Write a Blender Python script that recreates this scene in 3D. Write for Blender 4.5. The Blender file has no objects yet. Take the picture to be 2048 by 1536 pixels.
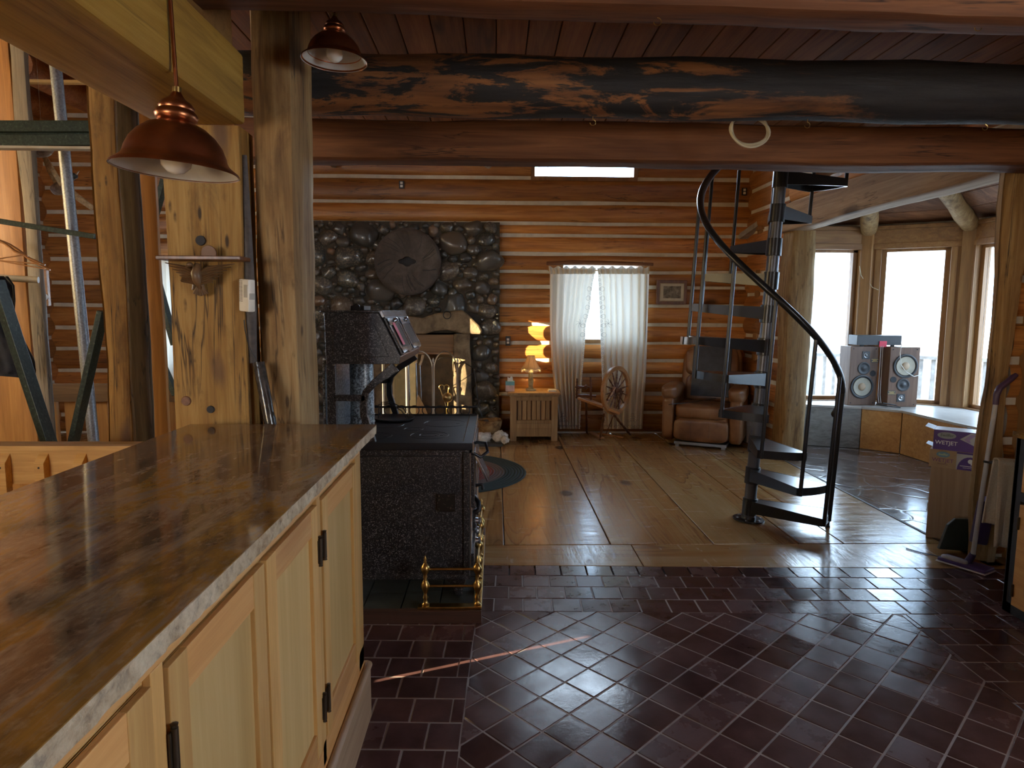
import bpy, bmesh, math, random
from mathutils import Vector, Matrix, noise
random.seed(7)
S = bpy.context.scene
COL = S.collection
# ---------------- camera, world, exposure, daylight ----------------
F = 1320.0
HC = 1.45
def _cam_axes(yaw, pitch, roll):
    y, p, r = map(math.radians, (yaw, pitch, roll))
    f = Vector((math.sin(y)*math.cos(p), math.cos(y)*math.cos(p), -math.sin(p)))
    rt = Vector((math.cos(y), -math.sin(y), 0)); up = rt.cross(f)
    rt2 = rt*math.cos(r)+up*math.sin(r)
    return rt2, rt2.cross(f), f
RT, UP, FW = _cam_axes(1.45, 6.36, 0.3)
cam = bpy.data.cameras.new('camera'); cam.sensor_width = 36; cam.lens = F/2048*36; cam.clip_start = .02
camo = bpy.data.objects.new('camera', cam); COL.objects.link(camo)
camo.matrix_world = Matrix(((RT.x, UP.x, -FW.x, 0), (RT.y, UP.y, -FW.y, 0), (RT.z, UP.z, -FW.z, HC), (0, 0, 0, 1)))
S.camera = camo
S.view_settings.view_transform = 'Standard'; S.view_settings.look = 'None'
S.view_settings.gamma = 1; S.view_settings.use_curve_mapping = False
S.view_settings.exposure = 0.35
S.cycles.use_denoising = True
S.cycles.max_bounces = 9; S.cycles.diffuse_bounces = 5; S.cycles.glossy_bounces = 5; S.cycles.transmission_bounces = 6
S.cycles.transparent_max_bounces = 12; S.cycles.sample_clamp_indirect = 6; S.cycles.caustics_reflective = False; S.cycles.caustics_refractive = False
W = bpy.data.worlds.new('sky'); S.world = W; W.use_nodes = True
_b = W.node_tree.nodes['Background']; _b.inputs[0].default_value = (.52, .73, 1, 1); _b.inputs[1].default_value = 10.0
def lamp(kind, name, loc, dirv, energy, color, size=None, size_y=None, **k):
    l = bpy.data.lights.new(name, kind); l.energy = energy; l.color = color
    if kind == 'AREA':
        l.shape = 'RECTANGLE'; l.size = size; l.size_y = size_y
        if 'spread' in k: l.spread = k['spread']
    if kind == 'SUN': l.angle = k.get('angle', .0093)
    if kind == 'POINT': l.shadow_soft_size = k.get('r', .03)
    o = bpy.data.objects.new(name, l); COL.objects.link(o); o.location = loc
    if dirv: o.rotation_euler = Vector(dirv).to_track_quat('-Z', 'Y').to_euler()
    return o
SUN_DIR = (.93, .361, -.20)
lamp('SUN', 'low_sun', (-12, -4, 4), SUN_DIR, 52.0, (1, .80, .50), angle=.001)
# daylight through the bay and the high gable window, then three added fill lamps
lamp('AREA', 'bay_daylight', (4.3, 8.3, 1.5), (-.75, -1, -.25), 60, (.66, .83, 1), 1.8, 1.6)
lamp('AREA', 'bay_side_daylight', (6.3, 5.6, 1.6), (-1, -.15, -.2), 26, (.66, .83, 1), 2.0, 1.6)
lamp('AREA', 'gable_daylight', (1.0, 8.1, 3.3), (0, -1, -.35), 30, (.75, .87, 1), 1.2, .5)
lamp('AREA', 'entry_daylight', (-5.6, 3.2, 2.1), (1, .1, -.10), 125, (1, .67, .27), 2.4, 1.8)  # warm fill added from the left, out of view
lamp('AREA', 'sink_window_daylight', (3.28, -.6, 1.75), (-1, .35, -.2), 36, (1, .93, .82), 1.6, 1.1)  # fill added from the right to brighten the cabinet fronts
lamp('AREA', 'kitchen_window_daylight', (-3.2, -2.6, 1.45), (.75, 1, .16), 70, (1, .70, .32), 1.8, 1.2)  # warm fill added from behind, tipped up toward the beam underside

# ---------------- mesh helpers ----------------
def P(px, py, Y):
    v = RT*(px-1024)/F+UP*(768-py)/F+FW; t = Y/v.y
    return Vector((v.x*t, Y, HC+v.z*t))
def GP(px, py, z=0.0):
    v = RT*(px-1024)/F+UP*(768-py)/F+FW; t = (z-HC)/v.z
    return Vector((v.x*t, v.y*t, z))
class MB:
    def __init__(s): s.v = []; s.f = []; s.t = []; s.tint = .5; s.M = None
    def add(s, vs, fs):
        n = len(s.v)
        for v in vs:
            v = Vector(v); s.v.append(s.M @ v if s.M else v); s.t.append(s.tint)
        s.f += [tuple(i+n for i in f) for f in fs]; return s
    def box(s, x0, x1, y0, y1, z0, z1, c=0.0):
        x0, x1 = sorted((x0, x1)); y0, y1 = sorted((y0, y1)); z0, z1 = sorted((z0, z1))
        c = min(c, (x1-x0)*.3, (y1-y0)*.3, (z1-z0)*.3)
        if c <= 0:
            return s.add([(x, y, z) for z in (z0, z1) for y in (y0, y1) for x in (x0, x1)],
                         [(0, 2, 3, 1), (4, 5, 7, 6), (0, 1, 5, 4), (2, 6, 7, 3), (0, 4, 6, 2), (1, 3, 7, 5)])
        bm = bmesh.new(); bmesh.ops.create_cube(bm, size=1)
        for v in bm.verts: v.co = Vector(((x0+x1)/2+v.co.x*(x1-x0), (y0+y1)/2+v.co.y*(y1-y0), (z0+z1)/2+v.co.z*(z1-z0)))
        bmesh.ops.bevel(bm, geom=bm.edges[:], offset=c, segments=2, affect='EDGES', profile=.6)
        return s.bm(bm)
    def bm(s, bm):
        bm.verts.index_update()
        s.add([v.co.copy() for v in bm.verts], [tuple(v.index for v in f.verts) for f in bm.faces]); bm.free(); return s
    def obox(s, a, b, w, h, c=0, up=(0, 0, 1), ext=0):
        a = Vector(a); b = Vector(b); d = (b-a); L = d.length; d.normalize()
        u = Vector(up); x = d.cross(u)
        if x.length < 1e-4: x = d.cross(Vector((0, 1, 0)))
        x.normalize(); z = x.cross(d); M0 = s.M
        T = Matrix(((x.x, d.x, z.x, a.x), (x.y, d.y, z.y, a.y), (x.z, d.z, z.z, a.z), (0, 0, 0, 1)))
        s.M = M0 @ T if M0 else T
        s.box(-w/2, w/2, -ext, L+ext, -h/2, h/2, c); s.M = M0; return s
    def tube(s, pts, r, n=10, cap=True, sq=1.0):
        pts = [Vector(p) for p in pts]; m = len(pts)
        if not hasattr(r, '__len__'): r = [r]*m
        vs = []; nrm = None
        for i, p in enumerate(pts):
            t = (pts[min(i+1, m-1)]-pts[max(i-1, 0)]).normalized()
            if nrm is None:
                nrm = t.cross(Vector((0, 0, 1)))
                if nrm.length < 1e-3: nrm = t.cross(Vector((0, 1, 0)))
            else: nrm = nrm-t*nrm.dot(t)
            nrm.normalize(); b = t.cross(nrm)
            for k in range(n):
                a = 2*math.pi*k/n
                vs.append(p+(nrm*math.cos(a)+b*math.sin(a)*sq)*r[i])
        fs = [(i*n+k, i*n+(k+1) % n, (i+1)*n+(k+1) % n, (i+1)*n+k) for i in range(m-1) for k in range(n)]
        if cap: fs += [tuple(range(n))[::-1], tuple((m-1)*n+k for k in range(n))]
        return s.add(vs, fs)
    def lathe(s, prof, c=(0, 0, 0), n=20, axis=(0, 0, 1), cap=True):
        ax = Vector(axis).normalized(); u = ax.orthogonal().normalized(); w = ax.cross(u); c = Vector(c)
        vs = [c+ax*h+(u*math.cos(2*math.pi*k/n)+w*math.sin(2*math.pi*k/n))*max(r, 1e-4) for r, h in prof for k in range(n)]
        m = len(prof)
        fs = [(i*n+k, i*n+(k+1) % n, (i+1)*n+(k+1) % n, (i+1)*n+k) for i in range(m-1) for k in range(n)]
        if cap: fs += [tuple(range(n))[::-1], tuple((m-1)*n+k for k in range(n))]
        return s.add(vs, fs)
    def prism(s, poly, d0, d1, ax=1):
        """poly in the two other axes, extruded along axis ax"""
        def mk(p, d):
            if ax == 1: return (p[0], d, p[1])
            if ax == 0: return (d, p[0], p[1])
            return (p[0], p[1], d)
        n = len(poly)
        vs = [mk(p, d0) for p in poly]+[mk(p, d1) for p in poly]
        fs = [tuple(range(n)), tuple(range(n, 2*n))[::-1]]+[(i, i+n, (i+1) % n+n, (i+1) % n) for i in range(n)]
        return s.add(vs, fs)
    def blob(s, c, r, seed=0, amp=.12, sub=3, e=1.0, freq=1.6, rot=0):
        bm = bmesh.new(); bmesh.ops.create_icosphere(bm, subdivisions=sub, radius=1); c = Vector(c)
        R = Matrix.Rotation(rot, 3, 'Y')
        for v in bm.verts:
            d = v.co.normalized()
            k = 1+amp*noise.noise(d*freq+Vector((seed*3.1, seed*1.7, seed)))
            if e != 1: d = Vector([math.copysign(abs(q)**e, q) for q in d])
            v.co = c+R @ Vector((d.x*r[0]*k, d.y*r[1]*k, d.z*r[2]*k))
        return s.bm(bm)
    def grid(s, fn, nu, nv, close_u=False):
        vs = [fn(i/nu, j/nv) for j in range(nv+1) for i in range(nu+1)]
        return s.add(vs, [(j*(nu+1)+i, j*(nu+1)+i+1, (j+1)*(nu+1)+i+1, (j+1)*(nu+1)+i) for j in range(nv) for i in range(nu)])
    def build(s, name, mat, parent=None, smooth=None, bevel=0, solid=0, sub=0):
        me = bpy.data.meshes.new(name); o = bpy.data.objects.new(name, me); COL.objects.link(o)
        vs = s.v
        if parent:
            o.parent = parent; W = Matrix.Identity(4); q = parent
            while q: W = q.matrix_basis @ W; q = q.parent
            I = W.inverted(); vs = [I @ v for v in vs]
        me.from_pydata([tuple(v) for v in vs], [], s.f); me.update()
        bm = bmesh.new(); bm.from_mesh(me); bmesh.ops.recalc_face_normals(bm, faces=bm.faces[:]); bm.to_mesh(me); bm.free()
        a = me.attributes.new('tint', 'FLOAT', 'POINT'); a.data.foreach_set('value', s.t)
        me.materials.append(mat)
        if smooth is not None:
            me.polygons.foreach_set('use_smooth', [True]*len(me.polygons))
            if smooth < 180: me.set_sharp_from_angle(angle=math.radians(smooth))
        if bevel:
            m = o.modifiers.new('bevel', 'BEVEL'); m.width = bevel; m.segments = 2; m.limit_method = 'ANGLE'; m.angle_limit = .6
        if solid:
            m = o.modifiers.new('solid', 'SOLIDIFY'); m.thickness = solid; m.offset = 0
        if sub:
            m = o.modifiers.new('sub', 'SUBSURF'); m.levels = m.render_levels = sub
        return o
def tag(o, label, cat, group=None, kind=None):
    o['label'] = label; o['category'] = cat
    if group: o['group'] = group
    if kind: o['kind'] = kind
    return o
def thing(name, label, cat, loc=(0, 0, 0), rz=0, group=None):
    o = bpy.data.objects.new(name, None); COL.objects.link(o); o.location = loc; o.rotation_euler = (0, 0, rz); o.empty_display_size = .1
    return tag(o, label, cat, group)
def st(o): o['kind'] = 'structure'; return o
def dup(root, loc=None, rz=None, label=None, name=None):
    def cp(o, par):
        c = o.copy(); COL.objects.link(c)
        if par: c.parent = par
        for ch in [q for q in bpy.data.objects if q.parent == o]: cp(ch, c)
        return c
    r = cp(root, None)
    if loc: r.location = loc
    if rz is not None: r.rotation_euler = (0, 0, rz)
    if label: r['label'] = label
    return r

# ---------------- materials ----------------
class N:
    def __init__(s, name):
        s.m = bpy.data.materials.new(name); s.m.use_nodes = True; s.t = s.m.node_tree; s.b = s.t.nodes['Principled BSDF']; s.tc = s.t.nodes.new('ShaderNodeTexCoord')
    def n(s, kind, **k):
        x = s.t.nodes.new('ShaderNode'+kind)
        for a, v in k.items():
            if a[0] == 'i':
                i = a[1:]; x.inputs[int(i) if i.isdigit() else i.replace('_', ' ')].default_value = v
            else: setattr(x, a, v)
        return x
    def l(s, a, b): s.t.links.new(a, b)
    def map(s, sc, rot=(0, 0, 0)):
        x = s.n('Mapping'); x.inputs['Scale'].default_value = sc; x.inputs['Rotation'].default_value = rot; s.l(s.tc.outputs['Object'], x.inputs[0]); return x.outputs[0]
    def noise(s, vec, scale, detail=4, rough=.55, dist=0):
        x = s.n('TexNoise'); x.inputs['Scale'].default_value = scale; x.inputs['Detail'].default_value = detail; x.inputs['Roughness'].default_value = rough; x.inputs['Distortion'].default_value = dist
        if vec: s.l(vec, x.inputs['Vector'])
        return x.outputs[0]
    def ramp(s, fac, stops):
        x = s.n('ValToRGB'); e = x.color_ramp.elements
        while len(e) < len(stops): e.new(.5)
        for i, (p, c) in enumerate(stops):
            e[i].position = p; e[i].color = (*c, 1) if len(c) == 3 else c
        s.l(fac, x.inputs[0]); return x.outputs[0]
    def mix(s, fac, a, b, mode='MIX'):
        x = s.n('Mix', data_type='RGBA', blend_type=mode)
        for v, i in ((fac, 0), (a, 6), (b, 7)):
            if hasattr(v, 'is_linked'): s.l(v, x.inputs[i])
            else: x.inputs[i].default_value = v if i == 0 else (*v, 1)
        return x.outputs[2]
    def math(s, op, a, b=0.0, c=0.0):
        x = s.n('Math', operation=op)
        for v, i in ((a, 0), (b, 1), (c, 2)):
            if hasattr(v, 'is_linked'): s.l(v, x.inputs[i])
            else: x.inputs[i].default_value = v
        return x.outputs[0]
    def tint(s): return s.n('Attribute', attribute_name='tint').outputs['Fac']
    def bump(s, h, st=.3, d=.01):
        x = s.n('Bump'); x.inputs['Strength'].default_value = st; x.inputs['Distance'].default_value = d; s.l(h, x.inputs['Height']); s.l(x.outputs[0], s.b.inputs['Normal'])
    def out(s, col=None, rough=None, metal=0, coat=0):
        for v, i in ((col, 'Base Color'), (rough, 'Roughness')):
            if v is None: continue
            if hasattr(v, 'is_linked'): s.l(v, s.b.inputs[i])
            elif i == 'Base Color': s.b.inputs[i].default_value = (*v, 1)
            else: s.b.inputs[i].default_value = v
        s.b.inputs['Metallic'].default_value = metal; s.b.inputs['Coat Weight'].default_value = coat
        return s.m
def plain(name, c, r=.5, metal=0, coat=0, var=.12, nsc=12, bump=0):
    s = N(name); n = s.noise(s.map((1, 1, 1)), nsc, 3)
    lo = tuple(x*(1-var) for x in c); hi = tuple(min(1, x*(1+var)) for x in c)
    if bump: s.bump(n, bump, .004)
    return s.out(s.ramp(n, [(.3, lo), (.7, hi)]), r, metal, coat)
AX = {'x': (1, 14, 14), 'y': (14, 1, 14), 'z': (14, 14, 1)}
def wood(name, dark, mid, light, ax='x', sc=1.0, rough=.5, knots=.5, tv=.35, bump=.25, coat=0, ring=1.0, knotc=None, crack=0, pits=0):
    s = N(name); a = AX[ax]; v = s.map(tuple(q*sc for q in a))
    big = s.noise(s.map(tuple(q*.25*sc for q in a)), 1.3, 3, .5, .8)
    g = s.noise(v, 1.6*ring, 7, .62, .9)
    fine = s.noise(s.map(tuple(q*sc*(1 if q == 1 else 4) for q in a)), 2.2, 4, .7)
    f = s.math('ADD', s.math('MULTIPLY', g, .55), s.math('MULTIPLY', fine, .2)); f = s.math('ADD', f, s.math('MULTIPLY', big, .3))
    c = s.ramp(f, [(.38, dark), (.52, mid), (.66, light)])
    kv = s.map(tuple((1.3 if q == 1 else 3.6)*sc for q in a))
    dn = s.noise(kv, 3, 2)
    vo = s.n('TexVoronoi', feature='F1'); vo.inputs['Scale'].default_value = 1.0; vo.inputs['Randomness'].default_value = 1
    vm = s.n('VectorMath', operation='ADD'); s.l(kv, vm.inputs[0]); sc3 = s.n('VectorMath', operation='SCALE'); sc3.inputs[3].default_value = .22
    nn = s.n('TexNoise'); nn.inputs['Scale'].default_value = 2.2; s.l(kv, nn.inputs['Vector']); s.l(nn.outputs[1], sc3.inputs[0]); s.l(sc3.outputs[0], vm.inputs[1]); s.l(vm.outputs[0], vo.inputs['Vector'])
    k = s.ramp(vo.outputs['Distance'], [(.07, (1, 1, 1)), (.17, (0, 0, 0))])
    kc = knotc or tuple(q*.35 for q in dark)
    c = s.mix(s.math('MULTIPLY', k, knots), c, kc)
    if crack:
        cn = s.noise(s.map(tuple(.35 if q == 1 else 6.0 for q in a)), 1.1, 5, .6, .6); cw = s.noise(s.map((1, 1, 1)), 1.7, 3)
        ck = s.ramp(s.math('ABSOLUTE', s.math('SUBTRACT', cn, .5)), [(.0, (1, 1, 1)), (.011, (0, 0, 0))]); ck = s.math('MULTIPLY', ck, s.ramp(cw, [(.44, (0, 0, 0)), (.56, (1, 1, 1))]))
        c = s.mix(s.math('MULTIPLY', ck, crack), c, tuple(q*.25 for q in dark))
    if pits:
        pv = s.n('TexVoronoi'); pv.inputs['Scale'].default_value = 1; s.l(s.map(tuple(7 if q == 1 else 26 for q in a)), pv.inputs['Vector']); pn = s.noise(s.map((1, 1, 1)), 5, 4, .7)
        pk = s.math('MULTIPLY', s.ramp(pv.outputs['Distance'], [(.12, (1, 1, 1)), (.22, (0, 0, 0))]), s.ramp(pn, [(.48, (0, 0, 0)), (.6, (1, 1, 1))]))
        st_ = s.noise(s.map(tuple(3 if q == 1 else 9 for q in a)), 1.0, 8, .75, .4)
        c = s.mix(s.math('MULTIPLY', s.ramp(st_, [(.52, (0, 0, 0)), (.68, (1, 1, 1))]), pits*.6), c, tuple(q*.45 for q in dark)); c = s.mix(s.math('MULTIPLY', pk, pits), c, tuple(q*.3 for q in dark))
    t = s.math('ADD', 1-tv/2, s.math('MULTIPLY', s.tint(), tv))
    hs = s.n('HueSaturation'); s.l(c, hs.inputs['Color']); s.l(t, hs.inputs['Value']); c = hs.outputs[0]
    if bump: s.bump(f, bump, .006)
    return s.out(c, s.ramp(f, [(.3, (rough*1.15,)*3), (.7, (rough*.85,)*3)]) if rough < .85 else rough, 0, coat)
M = {}
M['log'] = wood('log_wood', (.20, .068, .016), (.40, .155, .034), (.55, .25, .065), 'x', 1, .42, .9, .65, .3, crack=.8)
M['logy'] = wood('log_wood_along', (.20, .07, .02), (.36, .14, .035), (.50, .22, .06), 'y', 1, .45, .8, .6, .3, crack=.8)
M['logend'] = wood('log_end_wood', (.17, .055, .015), (.30, .10, .025), (.42, .16, .045), 'x', 2.5, .6, .2, .6, .3)
M['beam'] = wood('beam_wood', (.075, .026, .010), (.145, .052, .016), (.23, .090, .028), 'x', .8, .78, .8, .5, .4, crack=.9)
M['gold_y'] = wood('golden_beam_wood', (.19, .095, .012), (.33, .175, .020), (.42, .24, .036), 'y', .8, .75, .8, .3, .25, knotc=(.12, .06, .03), crack=.4, pits=.2)
M['gold_z'] = wood('golden_post_wood', (.14, .066, .015), (.28, .145, .030), (.40, .235, .062), 'z', 1.2, .75, .8, .3, .6, knotc=(.10, .05, .03), crack=1, pits=1)
M['post'] = wood('post_wood', (.14, .070, .024), (.27, .155, .055), (.39, .255, .105), 'z', 1.0, .75, .6, .4, .5, crack=1, pits=.7)
M['grey_z'] = wood('weathered_wood', (.12, .09, .055), (.21, .16, .10), (.31, .25, .165), 'z', 1, .65, .5, .4, .4, crack=1, pits=.3)
M['orange_z'] = wood('orange_board', (.30, .12, .025), (.44, .19, .04), (.55, .26, .06), 'z', 1, .5, .7, .4, .2)
M['orange_x'] = wood('orange_rail', (.42, .22, .06), (.60, .34, .10), (.74, .46, .16), 'x', 1, .45, .4, .4, .2)
M['brown_x'] = wood('brown_rail', (.13, .065, .02), (.20, .10, .03), (.27, .14, .045), 'x', 1, .5, .6, .4, .2)
M['baywood'] = wood('bay_casing_wood', (.17, .08, .028), (.26, .13, .045), (.34, .19, .07), 'z', .7, .5, .7, .4, .2)
M['baywoodx'] = wood('bay_header_wood', (.15, .068, .024), (.25, .12, .04), (.34, .18, .065), 'x', 1, .5, .8, .4, .2)
M['ceil'] = wood('ceiling_plank', (.14, .046, .010), (.24, .082, .017), (.33, .125, .028), 'y', 1.2, .85, .8, .5, .2)
M['pine'] = wood('cabinet_pine', (.42, .23, .07), (.56, .33, .115), (.66, .43, .17), 'z', .8, .4, .35, .35, .12, knotc=(.25, .11, .04))
M['pinel'] = wood('cabinet_panel', (.44, .29, .105), (.53, .36, .145), (.60, .43, .19), 'z', .5, .42, .15, .2, .06, knotc=(.3, .15, .06))
M['pineh'] = wood('cabinet_rail_pine', (.46, .22, .07), (.58, .31, .11), (.66, .40, .16), 'y', .8, .4, .3, .35, .12, knotc=(.25, .11, .04))
M['ply'] = wood('plywood', (.30, .13, .04), (.42, .21, .07), (.52, .29, .11), 'x', .45, .5, .3, .3, .05, ring=2.2)
M['plyg'] = wood('grey_plywood', (.14, .13, .12), (.24, .23, .22), (.33, .32, .30), 'x', .45, .5, .2, .3, .05, ring=2.4)
M['oak'] = wood('oak_furniture', (.20, .11, .045), (.33, .20, .09), (.44, .29, .14), 'z', 1.4, .45, .15, .4, .25)
M['walnut'] = wood('dark_turned_wood', (.06, .022, .01), (.12, .042, .016), (.19, .07, .028), 'z', 2, .35, .1, .4, .15)
M['cherry'] = wood('wheel_wood', (.30, .13, .045), (.42, .20, .075), (.52, .27, .11), 'x', 2, .35, .1, .4, .15)
M['spk'] = wood('speaker_veneer', (.07, .030, .013), (.115, .052, .024), (.155, .078, .038), 'z', 1.2, .5, .1, .3, .1)
M['dwood'] = plain('dark_worn_wood', (.05, .04, .035), .6, var=.5, nsc=30, bump=.4)
def floorwood(name, ax):
    s = N(name); a = AX[ax]; base = tuple(q*.55 if q > 1 else .6 for q in a)
    ob = s.tc.outputs['Object']
    # every board gets its own grain offset
    cmb = s.n('CombineXYZ'); t9 = s.math('MULTIPLY', s.tint(), 37.0); s.l(t9, cmb.inputs[0]); s.l(t9, cmb.inputs[1])
    add = s.n('VectorMath', operation='ADD'); s.l(ob, add.inputs[0]); s.l(cmb.outputs[0], add.inputs[1])
    def mp(sc):
        x = s.n('Mapping'); x.inputs['Scale'].default_value = sc; s.l(add.outputs[0], x.inputs[0]); return x.outputs[0]
    g = s.noise(mp(base), .42, 3, .45, 1.3)
    heart = s.ramp(g, [(.34, (.43, .28, .125)), (.425, (.38, .23, .09)), (.43, (.22, .11, .035)), (.437, (.36, .20, .075)), (.495, (.39, .235, .09)), (.505, (.18, .08, .027)), (.52, (.32, .16, .05)), (.60, (.36, .185, .062)), (.61, (.23, .11, .035)), (.62, (.34, .17, .055)), (.75, (.30, .14, .045))])
    cross = s.noise(mp(tuple(2.2 if q > 1 else 13 for q in a)), 1.5, 5, .7, .9)
    fine = s.noise(mp(tuple(40 if q > 1 else 2 for q in a)), 1.5, 3, .6)
    c = s.mix(s.ramp(cross, [(.58, (0, 0, 0)), (.76, (.38,)*3)]), heart, (.15, .085, .035))
    c = s.mix(.16, c, s.ramp(fine, [(.3, (.15, .08, .03)), (.7, (.7, .5, .25))]))
    vo = s.n('TexVoronoi'); vo.inputs['Scale'].default_value = 1; s.l(mp(tuple(2.6 if q > 1 else 1.5 for q in a)), vo.inputs['Vector'])
    k = s.ramp(vo.outputs['Distance'], [(.08, (.85,)*3), (.17, (0, 0, 0))]); c = s.mix(k, c, (.06, .025, .014))
    hs = s.n('HueSaturation'); s.l(c, hs.inputs['Color']); s.l(s.math('ADD', .86, s.math('MULTIPLY', s.tint(), .26)), hs.inputs['Value'])
    und = s.noise(mp(tuple(1 if q > 1 else 3 for q in a)), 3, 2)
    s.bump(s.math('ADD', s.math('MULTIPLY', cross, .7), s.math('MULTIPLY', und, .8)), .35, .006)
    return s.out(hs.outputs[0], s.ramp(cross, [(.4, (.15,)*3), (.75, (.34,)*3)]))
M['floory'] = floorwood('wide_plank_floor', 'y'); M['floorx'] = floorwood('cross_plank_floor', 'x')
def tile():
    s = N('quarry_tile'); v = s.map((1, 1, 1)); n = s.noise(v, 7, 6, .65); sp = s.noise(v, 55, 3, .6); t = s.tint()
    c = s.ramp(n, [(.3, (.052, .025, .025)), (.6, (.090, .045, .044)), (.8, (.12, .068, .066))])
    hs = s.n('HueSaturation'); s.l(c, hs.inputs['Color']); s.l(s.math('ADD', .75, s.math('MULTIPLY', t, .5)), hs.inputs['Value'])
    s.bump(s.math('ADD', s.math('MULTIPLY', n, .8), s.math('MULTIPLY', sp, .25)), .22, .004)
    r = s.math('ADD', s.math('MULTIPLY', t, .16), s.ramp(n, [(.35, (.10,)*3), (.75, (.20,)*3)])); s.b.inputs['Specular IOR Level'].default_value = .34
    return s.out(hs.outputs[0], r)
M['tile'] = tile()
M['grout'] = plain('grout', (.30, .26, .25), .5, nsc=30)
def flag():
    s = N('flagstone'); v = s.map((1, 1, 1)); wob = s.n('TexNoise'); wob.inputs['Scale'].default_value = 1.6; s.l(v, wob.inputs['Vector'])
    ad = s.n('VectorMath', operation='MULTIPLY_ADD'); s.l(wob.outputs[1], ad.inputs[0]); ad.inputs[1].default_value = (.35,)*3; s.l(v, ad.inputs[2])
    vo = s.n('TexVoronoi'); vo.inputs['Scale'].default_value = 3.1; s.l(ad.outputs[0], vo.inputs['Vector'])
    ve = s.n('TexVoronoi', feature='DISTANCE_TO_EDGE'); ve.inputs['Scale'].default_value = 3.1; s.l(ad.outputs[0], ve.inputs['Vector'])
    sep = s.n('SeparateColor'); s.l(vo.outputs['Color'], sep.inputs[0])
    c = s.ramp(sep.outputs[0], [(0, (.05, .035, .032)), (.3, (.12, .07, .045)), (.5, (.10, .10, .11)), (.7, (.20, .17, .15)), (1, (.07, .05, .05))])
    n = s.noise(v, 9, 5); c = s.mix(.35, c, s.ramp(n, [(.3, (.03, .02, .02)), (.7, (.25, .19, .15))]))
    e = s.ramp(ve.outputs['Distance'], [(.015, (1, 1, 1)), (.035, (0, 0, 0))]); c = s.mix(e, c, (.10, .085, .075))
    s.bump(s.ramp(ve.outputs['Distance'], [(.01, (0, 0, 0)), (.05, (1, 1, 1))]), .3, .004)
    return s.out(c, s.ramp(n, [(.3, (.13,)*3), (.7, (.24,)*3)]))
M['flag'] = flag()
def granite():
    s = N('granite_top'); v = s.map((2.6, .85, 2), (0, 0, -.25)); n = s.noise(v, 2.4, 9, .68, .7); sp = s.noise(s.map((1, .6, 1), (0, 0, -.35)), 60, 4, .7); b = s.noise(v, 5, 6, .65, .6)
    c = s.ramp(n, [(.30, (.06, .040, .026)), (.43, (.16, .095, .05)), (.50, (.24, .17, .115)), (.56, (.28, .15, .03)), (.66, (.17, .10, .04)), (.8, (.07, .045, .025))])
    c = s.mix(s.ramp(b, [(.50, (0, 0, 0)), (.66, (.6,)*3)]), c, (.035, .026, .02))
    c = s.mix(s.ramp(sp, [(.52, (0, 0, 0)), (.7, (.5,)*3)]), c, (.33, .25, .17))
    return s.out(c, .07)
M['granite'] = granite()
def granite_edge():
    s = N('granite_edge'); v = s.map((1, 1, 1)); n = s.noise(v, 34, 6, .7); n2 = s.noise(v, 9, 4)
    c = s.ramp(n, [(.36, (.10, .07, .05)), (.46, (.36, .28, .18)), (.62, (.58, .49, .35))])
    c = s.mix(.4, c, s.ramp(n2, [(.4, (.32, .22, .12)), (.6, (.62, .54, .40))])); s.bump(n, .8, .01)
    return s.out(c, .6)
M['gedge'] = granite_edge()
def enamel(name, lo, hi, thr=.56, sc=130, r=.32):
    s = N(name); n = s.noise(s.map((1, 1, 1)), sc, 2, .6, .8)
    return s.out(s.ramp(n, [(thr, lo), (thr+.10, hi)]), r)
M['enamel'] = enamel('speckled_enamel', (.016, .016, .018), (.20, .19, .185), .55, 170)
M['enamelg'] = enamel('mottled_grey_enamel', (.06, .075, .085), (.30, .35, .38), .45, 90)
def stone():
    s = N('river_stone'); v = s.map((1, 1, 1)); t = s.tint()
    sp = s.noise(v, 48, 4, .65); big = s.noise(v, 5, 4)
    base = s.ramp(t, [(0, (.035, .038, .036)), (.25, (.055, .062, .055)), (.5, (.075, .07, .06)), (.7, (.10, .088, .07)), (.9, (.11, .085, .06)), (1, (.24, .15, .09))])
    spk = s.ramp(sp, [(.50, (0, 0, 0)), (.60, (1, 1, 1))])
    amt = s.ramp(s.math('FRACT', s.math('MULTIPLY', t, 7.3)), [(.35, (0, 0, 0)), (.7, (.6,)*3)])
    c = s.mix(s.math('MULTIPLY', spk, amt), base, (.34, .29, .20)); c = s.mix(s.math('MULTIPLY', big, .3), c, (.03, .028, .025))
    s.bump(sp, .25, .004)
    return s.out(c, .30, 0, .3)
M['stone'] = stone()
M['mortar'] = plain('mortar', (.05, .042, .03), .8, var=.3, nsc=20, bump=.5)
def rough_stone(name, a, b, c3, sc=6):
    s = N(name); v = s.map((1, 1, 1)); n = s.noise(v, sc, 8, .68, .3); n2 = s.noise(v, sc*6, 4)
    c = s.ramp(n, [(.33, a), (.5, b), (.68, c3)]); s.bump(s.math('ADD', n, s.math('MULTIPLY', n2, .4)), .6, .012)
    return s.out(c, .75)
M['mantel'] = rough_stone('mantel_stone', (.05, .036, .02), (.19, .135, .075), (.29, .22, .13))
M['mill'] = rough_stone('millstone_grit', (.045, .035, .028), (.075, .060, .048), (.12, .10, .08), 5)
M['trough'] = rough_stone('burl_wood', (.10, .045, .015), (.27, .15, .055), (.42, .27, .12), 12)
M['whiterock'] = rough_stone('white_rock', (.35, .32, .28), (.62, .60, .55), (.8, .78, .72), 14)
M['chink'] = plain('chinking', (.58, .52, .41), .8, var=.15, nsc=8, bump=.3)
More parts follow.
